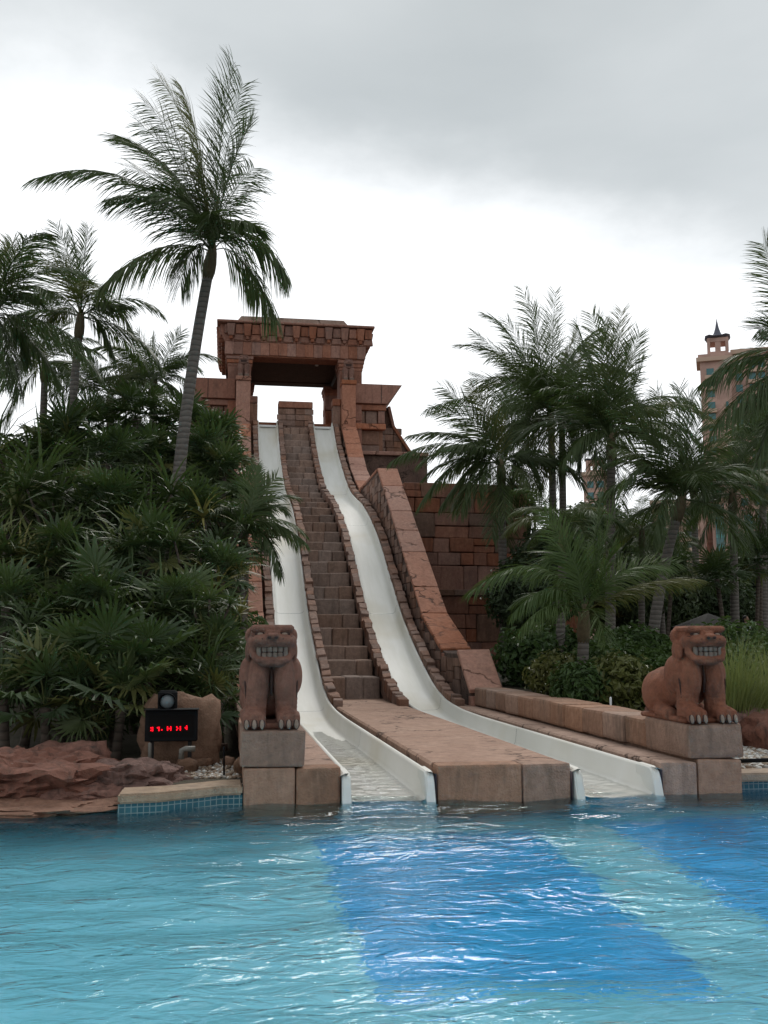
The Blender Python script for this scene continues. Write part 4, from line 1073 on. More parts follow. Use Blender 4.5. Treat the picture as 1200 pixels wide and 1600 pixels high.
# right side
palm('tall coconut palm, first of the close pair of trunks by the temple wall', foot_at(868, 33, 950), atY(861, 665, 33), .17, .115, [
    (850, 540, 815, 450, 0), (860, 560, 868, 455, .8), (800, 500, 757, 492, -.5), (790, 530, 715, 540, 0), (820, 520, 762, 560, -1.2), (780, 590, 665, 640, -.8), (830, 560, 790, 500, 1),
    (880, 560, 900, 520, 1), (850, 600, 780, 700, -1), (900, 590, 925, 650, -.6), (840, 560, 835, 480, -1.2), (820, 600, 735, 590, .3), (800, 560, 740, 520, .8), (890, 610, 905, 700, .5)], 13, 3.5, lmax=.9, nl=48, lw=.05)
palm('tall coconut palm, second of the close pair of trunks by the temple wall', foot_at(880, 34.5, 950), atY(878, 660, 34.5), .17, .115, [
    (870, 560, 860, 500, 0), (900, 570, 900, 500, .5), (830, 590, 790, 560, 0), (930, 600, 950, 680, 0)], 12, 3.2, lmax=.85)
palm('upright dense coconut palm behind the small palm in the hedge', foot_at(950, 28, 950), atY(955, 705, 28), .17, .12, [
    (945, 560, 925, 490, 0), (962, 560, 972, 485, .3), (975, 590, 1000, 520, -.4), (930, 590, 905, 515, -.5), (950, 580, 945, 500, -1.2), (990, 620, 1005, 560, .5), (915, 620, 890, 560, .4), (935, 600, 920, 545, 1), (965, 620, 985, 540, 1.2), (925, 650, 880, 720, -.8), (985, 650, 1030, 690, -.8), (960, 600, 962, 510, -.8), (905, 660, 905, 735, .3), (940, 640, 875, 640, .8), (975, 640, 1040, 640, .5)], 9, 3.0, lmax=.85, elset=[62, 42, 20, -5], nl=50, lw=.05)
palm('coconut palm drooping over the temple wall slabs', foot_at(788, 30.5, 980), atY(783, 745, 30.5), .16, .12, [
    (770, 650, 735, 605, 0), (700, 660, 610, 722, -.4), (720, 680, 655, 790, -.2), (740, 640, 680, 640, .6), (740, 700, 720, 800, -1), (790, 660, 800, 600, .5), (830, 680, 845, 760, -.5), (760, 680, 690, 700, -1.3), (730, 620, 690, 605, .2), (800, 650, 830, 640, .8), (760, 700, 745, 780, -1.5), (740, 660, 640, 680, .3), (750, 690, 690, 790, .5), (800, 690, 840, 800, .4)], 10, 2.7, lmax=.85, elset=[42, 20, -5, -35], lw=.05, nl=50)
palm('leaning coconut palm behind the lion on the long wall', foot_at(1012, 25, 1010), atY(1060, 800, 25), .17, .12, [
    (1060, 680, 1062, 605, 0), (1045, 690, 1025, 610, .4), (1085, 690, 1100, 625, -.3), (1020, 660, 960, 640, 0), (1010, 690, 975, 760, -.8), (1090, 700, 1105, 790, -.2), (1030, 690, 990, 610, .8), (1075, 700, 1075, 620, -.9), (1040, 720, 1020, 850, -.9), (1100, 710, 1130, 740, .5), (1000, 700, 960, 700, -.5), (1090, 690, 1140, 700, -.5)], 9, 2.4, lmax=.8, elset=[62, 42, -5], lean=-.3, nl=50, lw=.05)
palm('young bushy coconut palm growing out of the hedge', foot_at(908, 20.5, 1085), atY(912, 985, 20.5), .15, .11, [
    (900, 800, 830, 905, .5), (850, 830, 735, 925, -.3), (935, 860, 975, 752, .3), (925, 860, 940, 770, 1), (990, 900, 1088, 905, -.2), (960, 880, 1060, 880, .8), (870, 880, 800, 960, -1), (860, 920, 812, 985, -1.4), (940, 900, 955, 860, -1), (890, 850, 850, 800, .8)], 2, 2.0, lmax=.66, group='low palms in the hedge', mat='coco2', elset=[62, 42, 20], nl=56, lw=.045, wind=.3)
palm('coconut palm with dark drooping crown in front of the hotel balconies', foot_at(1146, 30, 960), atY(1145, 790, 30), .16, .11, [
    (1130, 720, 1090, 690, 0), (1160, 710, 1185, 650, 0), (1180, 750, 1215, 790, -.4), (1110, 740, 1080, 800, -.4), (1150, 700, 1140, 640, .5)], 12, 2.4, lmax=.7)
palm('coconut palm reaching in from the picture edge across the hotel tower', foot_at(1275, 19, 1000), atY(1268, 600, 19), .17, .12, [
    (1185, 525, 1098, 598, 0), (1180, 570, 1118, 668, -.6), (1220, 440, 1192, 380, .3), (1230, 500, 1185, 515, -.4), (1200, 600, 1150, 640, .5), (1220, 600, 1185, 720, 0)], 3, 2.4, lmax=.85, nl=50, lw=.045)
palm('thin dark-trunked palm beside the hotel windows', foot_at(1088, 40, 950), atY(1084, 770, 40), .17, .13, [], 13, 2.0, group='palms in front of the hotel')
palm('yellowish small coconut palm below the leaning one', foot_at(1000, 33, 980), atY(1003, 845, 33), .13, .09, [(980, 800, 955, 830, 0)], 12, 1.9, mat='coco2', group='low palms in the hedge')
palm('slim palm trunk standing in the hedge beside the young palm', foot_at(872, 24, 1040), atY(880, 850, 24), .13, .10, [], 9, 1.7, group='low palms in the hedge', elset=[62, 42, 20])
palm('coconut palm half hidden behind the picture-edge fronds', foot_at(1190, 34, 960), atY(1192, 720, 34), .16, .11, [], 15, 2.6)
palm('short coconut palm among the shrubs in front of the hotel base', foot_at(1035, 36, 960), atY(1030, 880, 36), .13, .10, [], 13, 2.0, group='palms in front of the hotel')

# ------------------------------------------------------------------ fan palms and strap-leaved plants
def fan_leaf(rg, nseg=22, pet=.55, rad=.62, spread=R(255), droop=.35):
    v, f = [], []
    pts = [Vector((pet * t, 0, .10 * math.sin(t * 2.2) * pet)) for t in (0, .5, 1)]
    for p in pts:
        for q in ((0, .012, 0), (0, 0, .012), (0, -.012, 0)): v.append(p + Vector(q))
    for i in range(2):
        for k in range(3): f.append([i * 3 + k, i * 3 + (k + 1) % 3, i * 3 + 3 + (k + 1) % 3, i * 3 + 3 + k])
    c = pts[-1]
    for k in range(nseg):
        a = lerp(-spread / 2, spread / 2, (k + .5) / nseg); da = spread / nseg
        L = rad * (1 - .28 * abs(a / (spread / 2)) ** 2) * rg.uniform(.9, 1.08)
        b = len(v); fold = .05 * (1 if k % 2 else -1)
        def P_(r, an, dz=0): return c + Vector((math.cos(an) * r, math.sin(an) * r, dz - droop * (r ** 2) * .9 + .07 * abs(math.sin(an)) * r))
        r1 = L * .5; j = rg.uniform(-.04, .04)
        v += [P_(.02, a), P_(r1, a - da * .46, fold * .4), P_(r1, a + da * .46, -fold * .4), P_(L * .82, a - da * .16 + j, fold), P_(L * .82, a + da * .16 + j, fold), P_(L, a + j * 1.5, -.03)]
        f += [[b, b + 1, b + 2], [b + 1, b + 3, b + 4, b + 2], [b + 3, b + 5, b + 4]]
    return mesh_from('fan_leaf', v, f)
def strap_cluster(rg, n=26, L=.75, wd=.045):
    v, f = [], []
    for k in range(n):
        az = k * 2.4 + rg.uniform(-.3, .3); el = lerp(1.35, -.15, (k / n)) + rg.uniform(-.15, .15); l = L * rg.uniform(.75, 1.1)
        p = Vector((0, 0, 0)); b = len(v); sd = Vector((-math.sin(az), math.cos(az), 0))
        e_ = el
        for j in range(5):
            ww = wd * (.6, 1, .95, .6, .05)[j]
            v += [p - sd * ww / 2, p + sd * ww / 2]
            e_ -= rg.uniform(.12, .34) * (j > 0) + .05
            p = p + Vector((math.cos(az) * math.cos(e_), math.sin(az) * math.cos(e_), math.sin(e_))) * (l / 4)
        for j in range(4): f.append([b + 2 * j, b + 2 * j + 1, b + 2 * j + 3, b + 2 * j + 2])
    return mesh_from('leaf_cluster', v, f)
rg = random.Random(11)
FANS = [fan_leaf(rg, rg.choice((20, 24, 26)), rg.uniform(.45, .7), rg.uniform(.56, .68), R(rg.uniform(220, 290)), rg.uniform(.15, .6)) for _ in range(6)]
STR = [strap_cluster(rg, rg.choice((24, 28, 32)), rg.uniform(.65, .85)) for _ in range(5)]
for m_ in FANS: m_.materials.append(M['fan'])
LNG = [strap_cluster(rg, 34, rg.uniform(1.15, 1.4), .05) for _ in range(4)]
for m_ in STR + LNG: m_.materials.append(M['strap'])
def fan_palm(label, px, py, y, s, n=20, group='fan palms in the planting', elmin=-40):
    c = atY(px, py, y); g = gz(c.x, y); root = thing('fan_palm', (c.x, y, g), label, 'fan palm', group)
    h = max(.15, c.z - g); lx = rg.uniform(-.12, .12) * h
    tr = bez(Vector((-lx, 0, -.2)), Vector((-lx * .5, 0, h * .5)), Vector((0, 0, h)), 6)
    link('trunk', tube_me('trunk', tr, [.085, .075, .07, .065, .065, .07, .08], 8), M['bark'], root)
    for k in range(n):
        el = lerp(82, elmin, (k + .5) / n) + rg.uniform(-9, 9); az = k * 2.39996 + rg.uniform(-.25, .25); q = s * rg.uniform(.6, 1.08)
        link('fan_leaf', rg.choice(FANS), None, root, (0, 0, h), (rg.uniform(-.45, .45), -R(el), az), (q, q, q))
    return root
def strap_plant(label, px, py, y, s, n=9, group='strap-leaved plants in the thicket', spread=.55, meshes=None):
    c = atY(px, py, y); g = gz(c.x, y); root = thing('strap_plant', (c.x, y, g), label, 'plant', group)
    h = max(.3, c.z - g)
    tr = [Vector((0, 0, -.2)), Vector((rg.uniform(-.1, .1), 0, h * .4)), Vector((0, 0, h * .75))]
    link('stem', tube_me('stem', tr, [.08, .065, .05], 8), M['bark'], root)
    for k in range(n):
        a = k * 2.4; r_ = spread * s * math.sqrt((k + .5) / n) ; e_ = Vector((math.cos(a) * r_ * 1.25, math.sin(a) * r_, h + s * rg.uniform(-.55, .35)))
        link('branch', tube_me('branch', [tr[2], tr[2].lerp(e_, .5) + Vector((0, 0, -.08)), e_], [.035, .028, .02], 5), M['bark'], root)
        q = s * rg.uniform(.8, 1.15)
        link('leaf_cluster', rg.choice(meshes or STR), None, root, e_, (rg.uniform(-.5, .5) + .3 * math.sin(a) * -1, .5 * math.cos(a), rg.uniform(0, 6)), (q, q, q))
    return root
LEFT = [  # px, py, depth, kind, size
    (140, 672, 26, 'f', 1.05), (212, 655, 26.5, 'f', 1.1), (285, 675, 26, 'f', 1.0), (335, 690, 25, 'f', .9), (40, 735, 25, 'l', 1.4), (100, 705, 25, 'f', 1.1),
    (170, 725, 23, 'f', 1.05), (238, 725, 24.2, 'f', 1.0), (318, 725, 24, 'f', 1.0), (348, 745, 23.5, 'f', .9), (15, 770, 22, 's', 1.25), (385, 790, 22.5, 'f', .75),
    (85, 790, 21, 'l', 1.25), (165, 800, 20.5, 'f', 1.0), (222, 795, 20.5, 'l', 1.1), (305, 812, 20.3, 'f', .9), (340, 815, 20, 's', .9), (384, 850, 20.5, 'f', .7),
    (20, 870, 19, 'l', 1.0), (95, 880, 19, 'f', .95), (160, 880, 18.6, 'l', .9), (235, 870, 18.6, 'f', .95), (300, 880, 18.4, 's', 1.0), (345, 905, 18.2, 'f', .75),
    (10, 950, 17.2, 'f', .9), (80, 960, 17, 's', .9), (150, 950, 17, 'f', .9), (215, 960, 16.8, 'l', .8), (280, 960, 16.8, 'f', .85), (325, 960, 16.6, 's', .75),
    (40, 1040, 15.8, 's', .8), (110, 1045, 15.6, 'f', 1.0), (175, 1060, 15.4, 'f', 1.0), (230, 1050, 15.3, 'f', .95), (290, 1035, 15.6, 'l', .7), (325, 1060, 15.6, 's', .6),
    (5, 1085, 15.2, 'f', .8), (70, 1105, 14.9, 'f', 1.05), (190, 1105, 14.75, 'f', 1.05), (140, 1120, 14.8, 's', .5), (330, 1110, 15.3, 'f', .7), (340, 1020, 16.3, 'f', .65)]
GF, GS = 'fan palms in the thicket beside the temple', 'strap-leaved plants in the thicket beside the temple'
LF = 'fan palm with pleated leaves in the dense thicket beside the temple'; LS = 'strap-leaved branching plant in the dense thicket beside the temple'
for (px, py, y, k, s) in LEFT:
    low = py > 1030
    where = ('beside the slide, above the upright lion' if px > 345 and py < 1000 else 'on the crest of the thicket under the tall palms' if py < 700 else 'in the upper thicket around the leaning palm trunk' if py < 790
             else 'halfway down the dense thicket' if py < 900 else 'low in the thicket, in its deep shade' if not low else 'behind the boulder and display' if px > 210 else 'spreading over the red rocks')
    if k == 'f': fan_palm('fan palm with pleated round leaves ' + where, px, py, y, s, 15 if low else 25, 'fan palms ' + where)
    elif k == 'l': strap_plant('plant with long drooping sword leaves ' + where, px, py, y, s, 6 if low else 8, 'long-leaved plants ' + where, .6, LNG)
    else: strap_plant('strap-leaved branching plant ' + where, px, py, y, s, 7 if low else 9, 'strap-leaved plants ' + where)
for (px, py, y, s, lab) in ((1120, 905, 29, 1.0, 'small fan palm tree below the hotel balconies'), (1190, 680, 33, 1.3, 'tall fan palm with dense crown in front of the hotel tower'), (1185, 880, 31, 1.1, 'fan palm tree beside the standing person'), (1050, 900, 30, .9, 'small fan palm behind the leaning coconut trunk')):
    fan_palm(lab, px, py, y, s, 26, 'fan palm trees by the hotel')

# ------------------------------------------------------------------ hedge, background trees, grass
def leaf_cloud(rg, n, r, ls, shell=.55, flat=1.0):
    v, f = [], []
    for k in range(n):
        d = Vector((rg.gauss(0, 1), rg.gauss(0, 1), rg.gauss(0, 1))).normalized(); q = (shell + (1 - shell) * rg.random()) * (1 + .25 * noise.noise(d * 2.3 + Vector((n * .01, 0, 0))))
        p = Vector((d.x * r[0], d.y * r[1], d.z * r[2])) * q
        nn = (d + Vector((rg.uniform(-.8, .8), rg.uniform(-.8, .8), rg.uniform(-.2, 1)))).normalized()
        a = nn.cross(Vector((rg.uniform(-1, 1), rg.uniform(-1, 1), rg.uniform(-1, 1)))).normalized(); b_ = nn.cross(a)
        l = ls * rg.uniform(.6, 1.2); b = len(v)
        v += [p - a * l * .5, p + b_ * l * .24 + nn * .02, p + a * l * .5 - nn * l * .12, p - b_ * l * .24 + nn * .02]
        f += [[b, b + 1, b + 2], [b, b + 2, b + 3]]
    return mesh_from('foliage', v, f)
SH = [leaf_cloud(rg, 1500, (.75, .6, .55), .15) for _ in range(3)]
for m_ in SH: m_.materials.append(M['shrub'])
BK = [leaf_cloud(rg, 2600, (1.6, 1.3, 1.3), .24) for _ in range(3)]
for m_ in BK: m_.materials.append(M['back'])
def shrub(label, x, y, s, meshes, name='shrub', group=None, zc=.5, cat='shrub'):
    g = gz(x, y); root = thing(name, (x, y, g), label, cat, group)
    for k in range(4):
        a = k * 1.6 + rg.random(); e_ = Vector((math.cos(a) * .35 * s, math.sin(a) * .3 * s, zc * s * rg.uniform(.9, 1.3)))
        link('stem', tube_me('stem', [Vector((0, 0, -.1)), e_ * .5 + Vector((0, 0, .05)), e_], [.03 * s, .022 * s, .012 * s], 5), M['bark'], root)
    link('foliage', rg.choice(meshes), None, root, (0, 0, zc * s), (0, 0, rg.uniform(0, 6)), (s, s, s))
    return root
for i in range(16):
    x = 6.95 + (i % 8) * .82 + rg.uniform(-.15, .15); y = 19.2 + (i // 8) * 1.6 + rg.uniform(-.3, .3) + (i % 8) * .25
    shrub('leafy green hedge shrub between temple wall and long block wall', x, y, rg.uniform(.95, 1.3), SH, 'hedge_shrub', 'shrubs of the hedge')
for i in range(8):
    shrub('rounded hedge shrub at the foot of the temple blocks', 7.2 + i * .9, 24 + rg.uniform(-.5, .8), rg.uniform(1.2, 1.6), SH, 'hedge_shrub', 'shrubs at the temple foot')
def bg_tree(label, px, py, y, s, group, name='background_tree'):
    c = atY(px, py, y); g = gz(c.x, y); root = thing(name, (c.x, y, g), label, 'tree', group); h = c.z - g
    link('trunk', tube_me('trunk', [Vector((.1, 0, -.2)), Vector((0, 0, h * .5)), Vector((0, 0, h))], [.16, .12, .08], 7), M['bark'], root)
    for k in range(5):
        a = k * 1.26; e_ = Vector((math.cos(a) * .9 * s, math.sin(a) * .9 * s, h + s * rg.uniform(-.3, .7)))
        link('limb', tube_me('limb', [Vector((0, 0, h * .6)), e_ * .5 + Vector((0, 0, h * .4)), e_], [.07, .05, .03], 5), M['bark'], root)
    for k in range(3):
        link('crown', rg.choice(BK), None, root, (rg.uniform(-.7, .7) * s, rg.uniform(-.5, .5) * s, h + rg.uniform(-.3, .6) * s), (0, 0, rg.uniform(0, 6)), (s, s, s))
    return root
for i, (px, py, y, s) in enumerate(((862, 900, 31, 1.0), (835, 930, 30, .9), (900, 920, 40, 1.3), (960, 930, 37, 1.1), (1010, 945, 40, 1.2), (1060, 950, 44, 1.2), (1110, 950, 40, 1.0), (1160, 940, 46, 1.3), (1210, 920, 42, 1.4), (985, 870, 48, 1.3), (930, 860, 50, 1.5), (1250, 880, 50, 1.8))):
    bg_tree('dark leafy tree in the grove between the palms and the hotel', px, py, y, s, 'trees of the grove before the hotel')
for i, (px, py, y, s) in enumerate(((-20, 800, 30, 1.5), (60, 810, 31, 1.4), (140, 790, 31, 1.3), (215, 785, 30, 1.2), (265, 800, 29.5, 1.1), (285, 810, 28, .8), (20, 900, 27, 1.4), (110, 890, 27, 1.4), (200, 880, 27, 1.4), (265, 880, 26.5, 1.1), (295, 920, 24, .7), (-60, 850, 26, 1.5))):
    bg_tree('dense dark tree filling the thicket behind the fan palms', px, py, y, s, 'trees inside the thicket')
for i in range(12):
    p = atY(-20 + i * 32, 1000, 19.5 + (i % 3) * .8)
    shrub('dark shrub in the shade under the thicket', p.x, p.y, 1.7, SH, 'understory_shrub', 'shrubs under the thicket', .6)
def grass_clump(label, x, y, n, L):
    g = gz(x, y); root = thing('grass_clump', (x, y, g), label, 'grass', 'tall ornamental grass')
    v, f = [], []
    for k in range(n):
        az = rg.uniform(0, 6.28); el = R(rg.uniform(55, 88)); p = Vector((rg.gauss(0, .12), rg.gauss(0, .12), 0)); l = L * rg.uniform(.55, 1.1); b = len(v); sd = Vector((-math.sin(az), math.cos(az), 0)); e_ = el; bend = rg.uniform(.05, .38)
        for j in range(6):
            ww = .017 * (1, 1, .9, .7, .45, .1)[j]; v += [p - sd * ww / 2, p + sd * ww / 2]; e_ -= bend * (j / 5) * .8
            p = p + Vector((math.cos(az) * math.cos(e_), math.sin(az) * math.cos(e_), math.sin(e_))) * (l / 5)
        for j in range(5): f.append([b + 2 * j, b + 2 * j + 1, b + 2 * j + 3, b + 2 * j + 2])
    link('blades', mesh_from('blades', v, f), M['grass'], root)
g1 = atY(1165, 1080, 15.2)
grass_clump('tall pale ornamental grass arching beside the lion on the long wall', g1.x, 15.6, 520, 1.75)
grass_clump('tall pale ornamental grass clump behind the red rocks at the picture edge', g1.x + .9, 16.0, 420, 1.6)
# bare twiggy tree
def twig_tree(label, px, py, y, h):
    c = atY(px, py, y); root = thing('bare_tree', (c.x, y, gz(c.x, y)), label, 'tree'); v, f = [], []
    base = Vector((0, 0, c.z - root.location.z - h * .6))
    segs = []
    def grow(p, d, l, r, dep):
        q = p + d * l; segs.append((p, q, r)); 
        if dep == 0: return
        for _ in range(3):
            nd = (d + Vector((rg.uniform(-.9, .9), rg.uniform(-.6, .6), rg.uniform(-.4, .6)))).normalized(); grow(p.lerp(q, rg.uniform(.6, 1)), nd, l * rg.uniform(.6, .85), r * .6, dep - 1)
    grow(Vector((0, 0, -.2)), Vector((0, 0, 1)), base.z + .2, .09, 0)
    for k in range(4): grow(base, Vector((rg.uniform(-.8, .8), rg.uniform(-.5, .5), .8)).normalized(), h * .32, .035, 3)
    for p, q, r in segs:
        d = (q - p).normalized(); a = d.cross(Vector((.3, .9, .2))).normalized(); b2 = d.cross(a); b = len(v)
        for pt, rr_ in ((p, r), (q, r * .7)):
            for k in range(3): v.append(pt + (a * math.cos(k * 2.09) + b2 * math.sin(k * 2.09)) * rr_)
        for k in range(3): f.append([b + k, b + (k + 1) % 3, b + 3 + (k + 1) % 3, b + 3 + k])
    link('branches', mesh_from('branches', v, f), M['bark'], root)
twig_tree('bare twiggy tree beside the pair of palm trunks', 835, 745, 40, 2.6)

# ------------------------------------------------------------------ the hotel far behind
M['pink'] = plain('pink_stucco', (.50, .32, .265), .9, var=.3)
M['trim'] = plain('peach_trim', (.55, .39, .30), .9)
M['teal'] = plain('teal_glass', (.06, .17, .18), .12); M['tealp'] = plain('teal_panel', (.10, .30, .29), .5)
M['spire'] = plain('verdigris_roof', (.10, .10, .13), .6); M['glassd'] = plain('dark_glass', (.03, .05, .055), .1)
HY = 250.0
hp = lambda px, py, y=HY: atY(px, py, y)
h0 = hp(1122, 1000)
hotel = thing('hotel', (h0.x, HY, 1.0), 'distant pink hotel with teal windows and a spired lantern on its tower', 'hotel')
HO = Vector((h0.x, HY, 1.0)); hotel.rotation_euler.z = -math.atan2(h0.x, HY); hotel.scale = (.92, 1, 1)
def hbox(nm, x0, x1, y0, y1, z0, z1, mat, parent, bev=0):
    me = box_me(nm, x0 - HO.x, x1 - HO.x, y0 - HO.y, y1 - HO.y, z0 - HO.z, z1 - HO.z, bev); return link(nm, me, M[mat], parent)
def win_me(w_, h_):
    return box_me('window', -w_ / 2, w_ / 2, -.15, .25, 0, h_, 0)
WM = {}
def hwin(parent, x, y, z, w_, h_, mat='teal'):
    k = (round(w_, 1), round(h_, 1), mat)
    if k not in WM: WM[k] = win_me(w_, h_); WM[k].materials.append(M[mat])
    link('window', WM[k], None, parent, (x - HO.x, y - HO.y, z - HO.z))
def hbalc(parent, x, y, z, w_):
    k = ('b', round(w_, 1))
    if k not in WM: WM[k] = box_me('balcony', -w_ / 2, w_ / 2, -1.1, .3, 0, 1.0, .05); WM[k].materials.append(M['trim'])
    link('balcony', WM[k], None, parent, (x - HO.x, y - HO.y, z - HO.z))
def lantern(parent, cx, cy, z0, wd, hh):
    s_ = wd / 2
    hbox('lantern_base', cx - s_ * 1.12, cx + s_ * 1.12, cy - s_ * 1.12, cy + s_ * 1.12, z0, z0 + hh * .12, 'pink', parent)
    for sx in (-1, 1):
        for sy in (-1, 1): hbox('lantern_pier', cx + sx * s_ * .98 - s_ * .17, cx + sx * s_ * .98 + s_ * .17, cy + sy * s_ * .98 - s_ * .17, cy + sy * s_ * .98 + s_ * .17, z0 + hh * .12, z0 + hh * .62, 'pink', parent)
    hbox('lantern_pier', cx - s_ * .3, cx + s_ * .3, cy - s_ * 1.05, cy - s_ * .7, z0 + hh * .12, z0 + hh * .62, 'pink', parent)
    hbox('lantern_head', cx - s_ * 1.1, cx + s_ * 1.1, cy - s_ * 1.1, cy + s_ * 1.1, z0 + hh * .50, z0 + hh * .66, 'pink', parent)
    v, f = [], []; prof = [(1.42, .72), (1.25, .67), (.95, .70), (.62, .80), (.38, .95), (.2, 1.15), (.08, 1.38), (.0, 1.55)]
    n = 16
    for i, (r, z) in enumerate(prof):
        for k in range(n):
            a = 2 * math.pi * (k + .5) / n; q = r * s_ * (1.12 if k % 4 in (1, 2) and i < 2 else 1.0)
            v.append((cx + math.cos(a) * q - HO.x, cy + math.sin(a) * q - HO.y, z0 + hh * (z + (.06 if k % 4 in (1, 2) and i == 0 else 0)) - HO.z))
    for i in range(len(prof) - 1):
        for k in range(n): f.append([i * n + k, i * n + (k + 1) % n, (i + 1) * n + (k + 1) % n, (i + 1) * n + k])
    link('spire', mesh_from('spire', v, f, True), M['spire'], parent)
# main tower
tx0, tx1 = hp(1099, 700).x, hp(1146, 700).x; zt_ = hp(1120, 566).z
tw = hbox('tower_wall', tx0, tx1, HY, HY + 8, 0, zt_, 'pink', hotel)
hbox('tower_cornice', tx0 - 1.0, tx1 + .6, HY - 1.0, HY + 9, zt_, zt_ + 1.1, 'trim', tw); hbox('tower_cornice', tx0 - .5, tx1 + .3, HY - .5, HY + 8.5, zt_ + 1.1, zt_ + 2, 'pink', tw)
lantern(tw, hp(1121, 540).x, HY + 3.5, zt_ + 2, 5.2, 7.0)
z = zt_ - 3.6; fl_ = 0
while z > 12:
    hwin(tw, hp(1110, 600).x + (zt_ - z) * .008, HY, z, 2.0, 1.7); 
    if fl_ % 3 != 2: hbalc(tw, hp(1110, 600).x, HY, z - 1.3, 3.0)
    hwin(tw, hp(1134, 600).x, HY, z, .7, 1.6, 'teal') if fl_ % 4 == 3 else None
    if fl_ % 5 == 4: hbox('string_course', tx0 - .3, tx1 + .2, HY - .3, HY + 8.2, z - 2.1, z - 1.6, 'trim', tw)
    z -= 3.05; fl_ += 1
mx0, mx1 = hp(1146.5, 700).x, hp(1330, 700).x; zm = hp(1160, 556).z
mw = hbox('main_wall', mx0, mx1, HY + 2.5, HY + 22, 0, zm, 'pink', hotel)
hbox('roof_cornice', mx0, mx1, HY + 1.8, HY + 22.5, zm, zm + 1.2, 'trim', mw)
for cx in (1158, 1178, 1192, 1215, 1240):
    z = zm - 4.2
    while z > 8:
        hwin(mw, hp(cx, 700).x, HY + 2.5, z, 1.8, 1.9)
        if cx > 1165: hbalc(mw, hp(cx, 700).x, HY + 2.5, z - 1.1, 2.4)
        z -= 3.05
# lower wing with pilasters, teal bays and balconies
LY_ = 238
lx0, lx1 = hp(1056, 850, LY_).x, hp(1140, 850, LY_).x; zl = hp(1090, 783, LY_).z
lw_ = hbox('lower_wing_wall', lx0, lx1, LY_, LY_ + 11, 0, zl, 'pink', hotel)
hbox('roof_cornice', lx0 - .5, lx1 + .5, LY_ - .7, LY_ + 11, zl, zl + 1.0, 'trim', lw_)
for cx in (1062, 1081, 1102, 1134): hbox('pilaster', hp(cx, 850, LY_).x - .5, hp(cx, 850, LY_).x + .5, LY_ - .6, LY_ - .01, 0, zl - .02, 'pink', lw_)
z = zl - 3.2
while z > 4:
    for cx in (1071.5, 1092): hwin(lw_, hp(cx, 850, LY_).x, LY_, z, 1.9, 1.5); hwin(lw_, hp(cx, 850, LY_).x, LY_, z - 1.0, 1.9, .95, 'tealp')
    hwin(lw_, hp(1118, 850, LY_).x, LY_, z, 3.0, 2.0, 'glassd'); hbalc(lw_, hp(1118, 850, LY_).x, LY_ - .3, z - 1.0, 4.0)
    z -= 2.75
rx0, rx1 = hp(1140.5, 850, LY_ + 3).x, hp(1300, 850, LY_ + 3).x; zr = hp(1170, 800, LY_ + 3).z
rw = hbox('lower_wing_wall', rx0, rx1, LY_ + 3, LY_ + 12, 0, zr, 'pink', hotel)
z = zr - 3
while z > 4:
    for cx in (1152, 1172, 1195, 1215): hwin(rw, hp(cx, 850, LY_ + 3).x, LY_ + 3, z, 2.2, 1.9); hwin(rw, hp(cx, 850, LY_ + 3).x, LY_ + 3, z - .95, 2.2, .9, 'tealp')
    z -= 2.75
# second, lower turret and the wing between
sx0, sx1 = hp(905, 760).x, hp(944, 760).x; zs_ = hp(925, 728).z
st = hbox('turret_wall', sx0, sx1, HY + 1, HY + 7, 0, zs_, 'pink', hotel)
hbox('turret_cornice', sx0 - .7, sx1 + .7, HY + .3, HY + 7.7, zs_, zs_ + 1.0, 'trim', st)
lantern(st, (sx0 + sx1) / 2, HY + 4, zs_ + 1, 4.6, 5.0)
z = zs_ - 3.4
while z > 6:
    hwin(st, hp(917, 760).x, HY + 1, z, 1.8, 1.8); hwin(st, hp(934, 760).x, HY + 1, z, 1.8, 1.8); z -= 3.05
cw = hbox('connecting_wing_wall', hp(944.5, 850).x, hp(1062, 850).x, HY + 3, HY + 10, 0, hp(1000, 812).z, 'pink', hotel)
z = hp(1000, 812).z - 3
while z > 6:
    for cx in (955, 972, 990, 1008, 1026, 1044): hwin(cw, hp(cx, 850).x, HY + 3, z, 1.8, 1.8)
    z -= 3.05

# ------------------------------------------------------------------ canopy and the person
CY = 30.0
ca = hp(1106, 958, CY)
can = thing('canopy', (ca.x, CY, gz(ca.x, CY)), 'low black parasol canopy behind the lion on the long wall', 'canopy')
hz = ca.z - can.location.z
v, f = [(0, 0, hz)], []
for k in range(8):
    a = k * math.pi / 4 + .2; v.append((math.cos(a) * 1.1, math.sin(a) * 1.1, hz - .42))
for k in range(8):
    a = k * math.pi / 4 + .2; v.append((math.cos(a) * 1.1, math.sin(a) * 1.1, hz - .62))
for k in range(8): f += [[0, 1 + k, 1 + (k + 1) % 8], [1 + k, 9 + k, 9 + (k + 1) % 8, 1 + (k + 1) % 8]]
link('fabric', mesh_from('fabric', v, f), M['black'], can)
link('pole', tube_me('pole', [Vector((0, 0, -.1)), Vector((0, 0, hz * .5)), Vector((0, 0, hz - .02))], [.03] * 3, 8), M['pipe'], can)
QY = 32.0
pa = hp(1165, 962, QY); pg = gz(pa.x, QY); ph = pa.z - pg
person = thing('person', (pa.x, QY, pg), 'person in a pale blue shirt and dark trousers standing beyond the tall grass', 'person', rz=R(35))
k_ = ph / 1.70
S_ = lambda p: tuple(c * k_ for c in p)
def scale_b(bl):
    o = []
    for b in bl:
        if b[0] == 'e': o.append(('e', S_(b[1]), S_(b[2])))
        else: o.append(('c', [(S_(p), r * k_) for p, r in b[1]]))
    return o
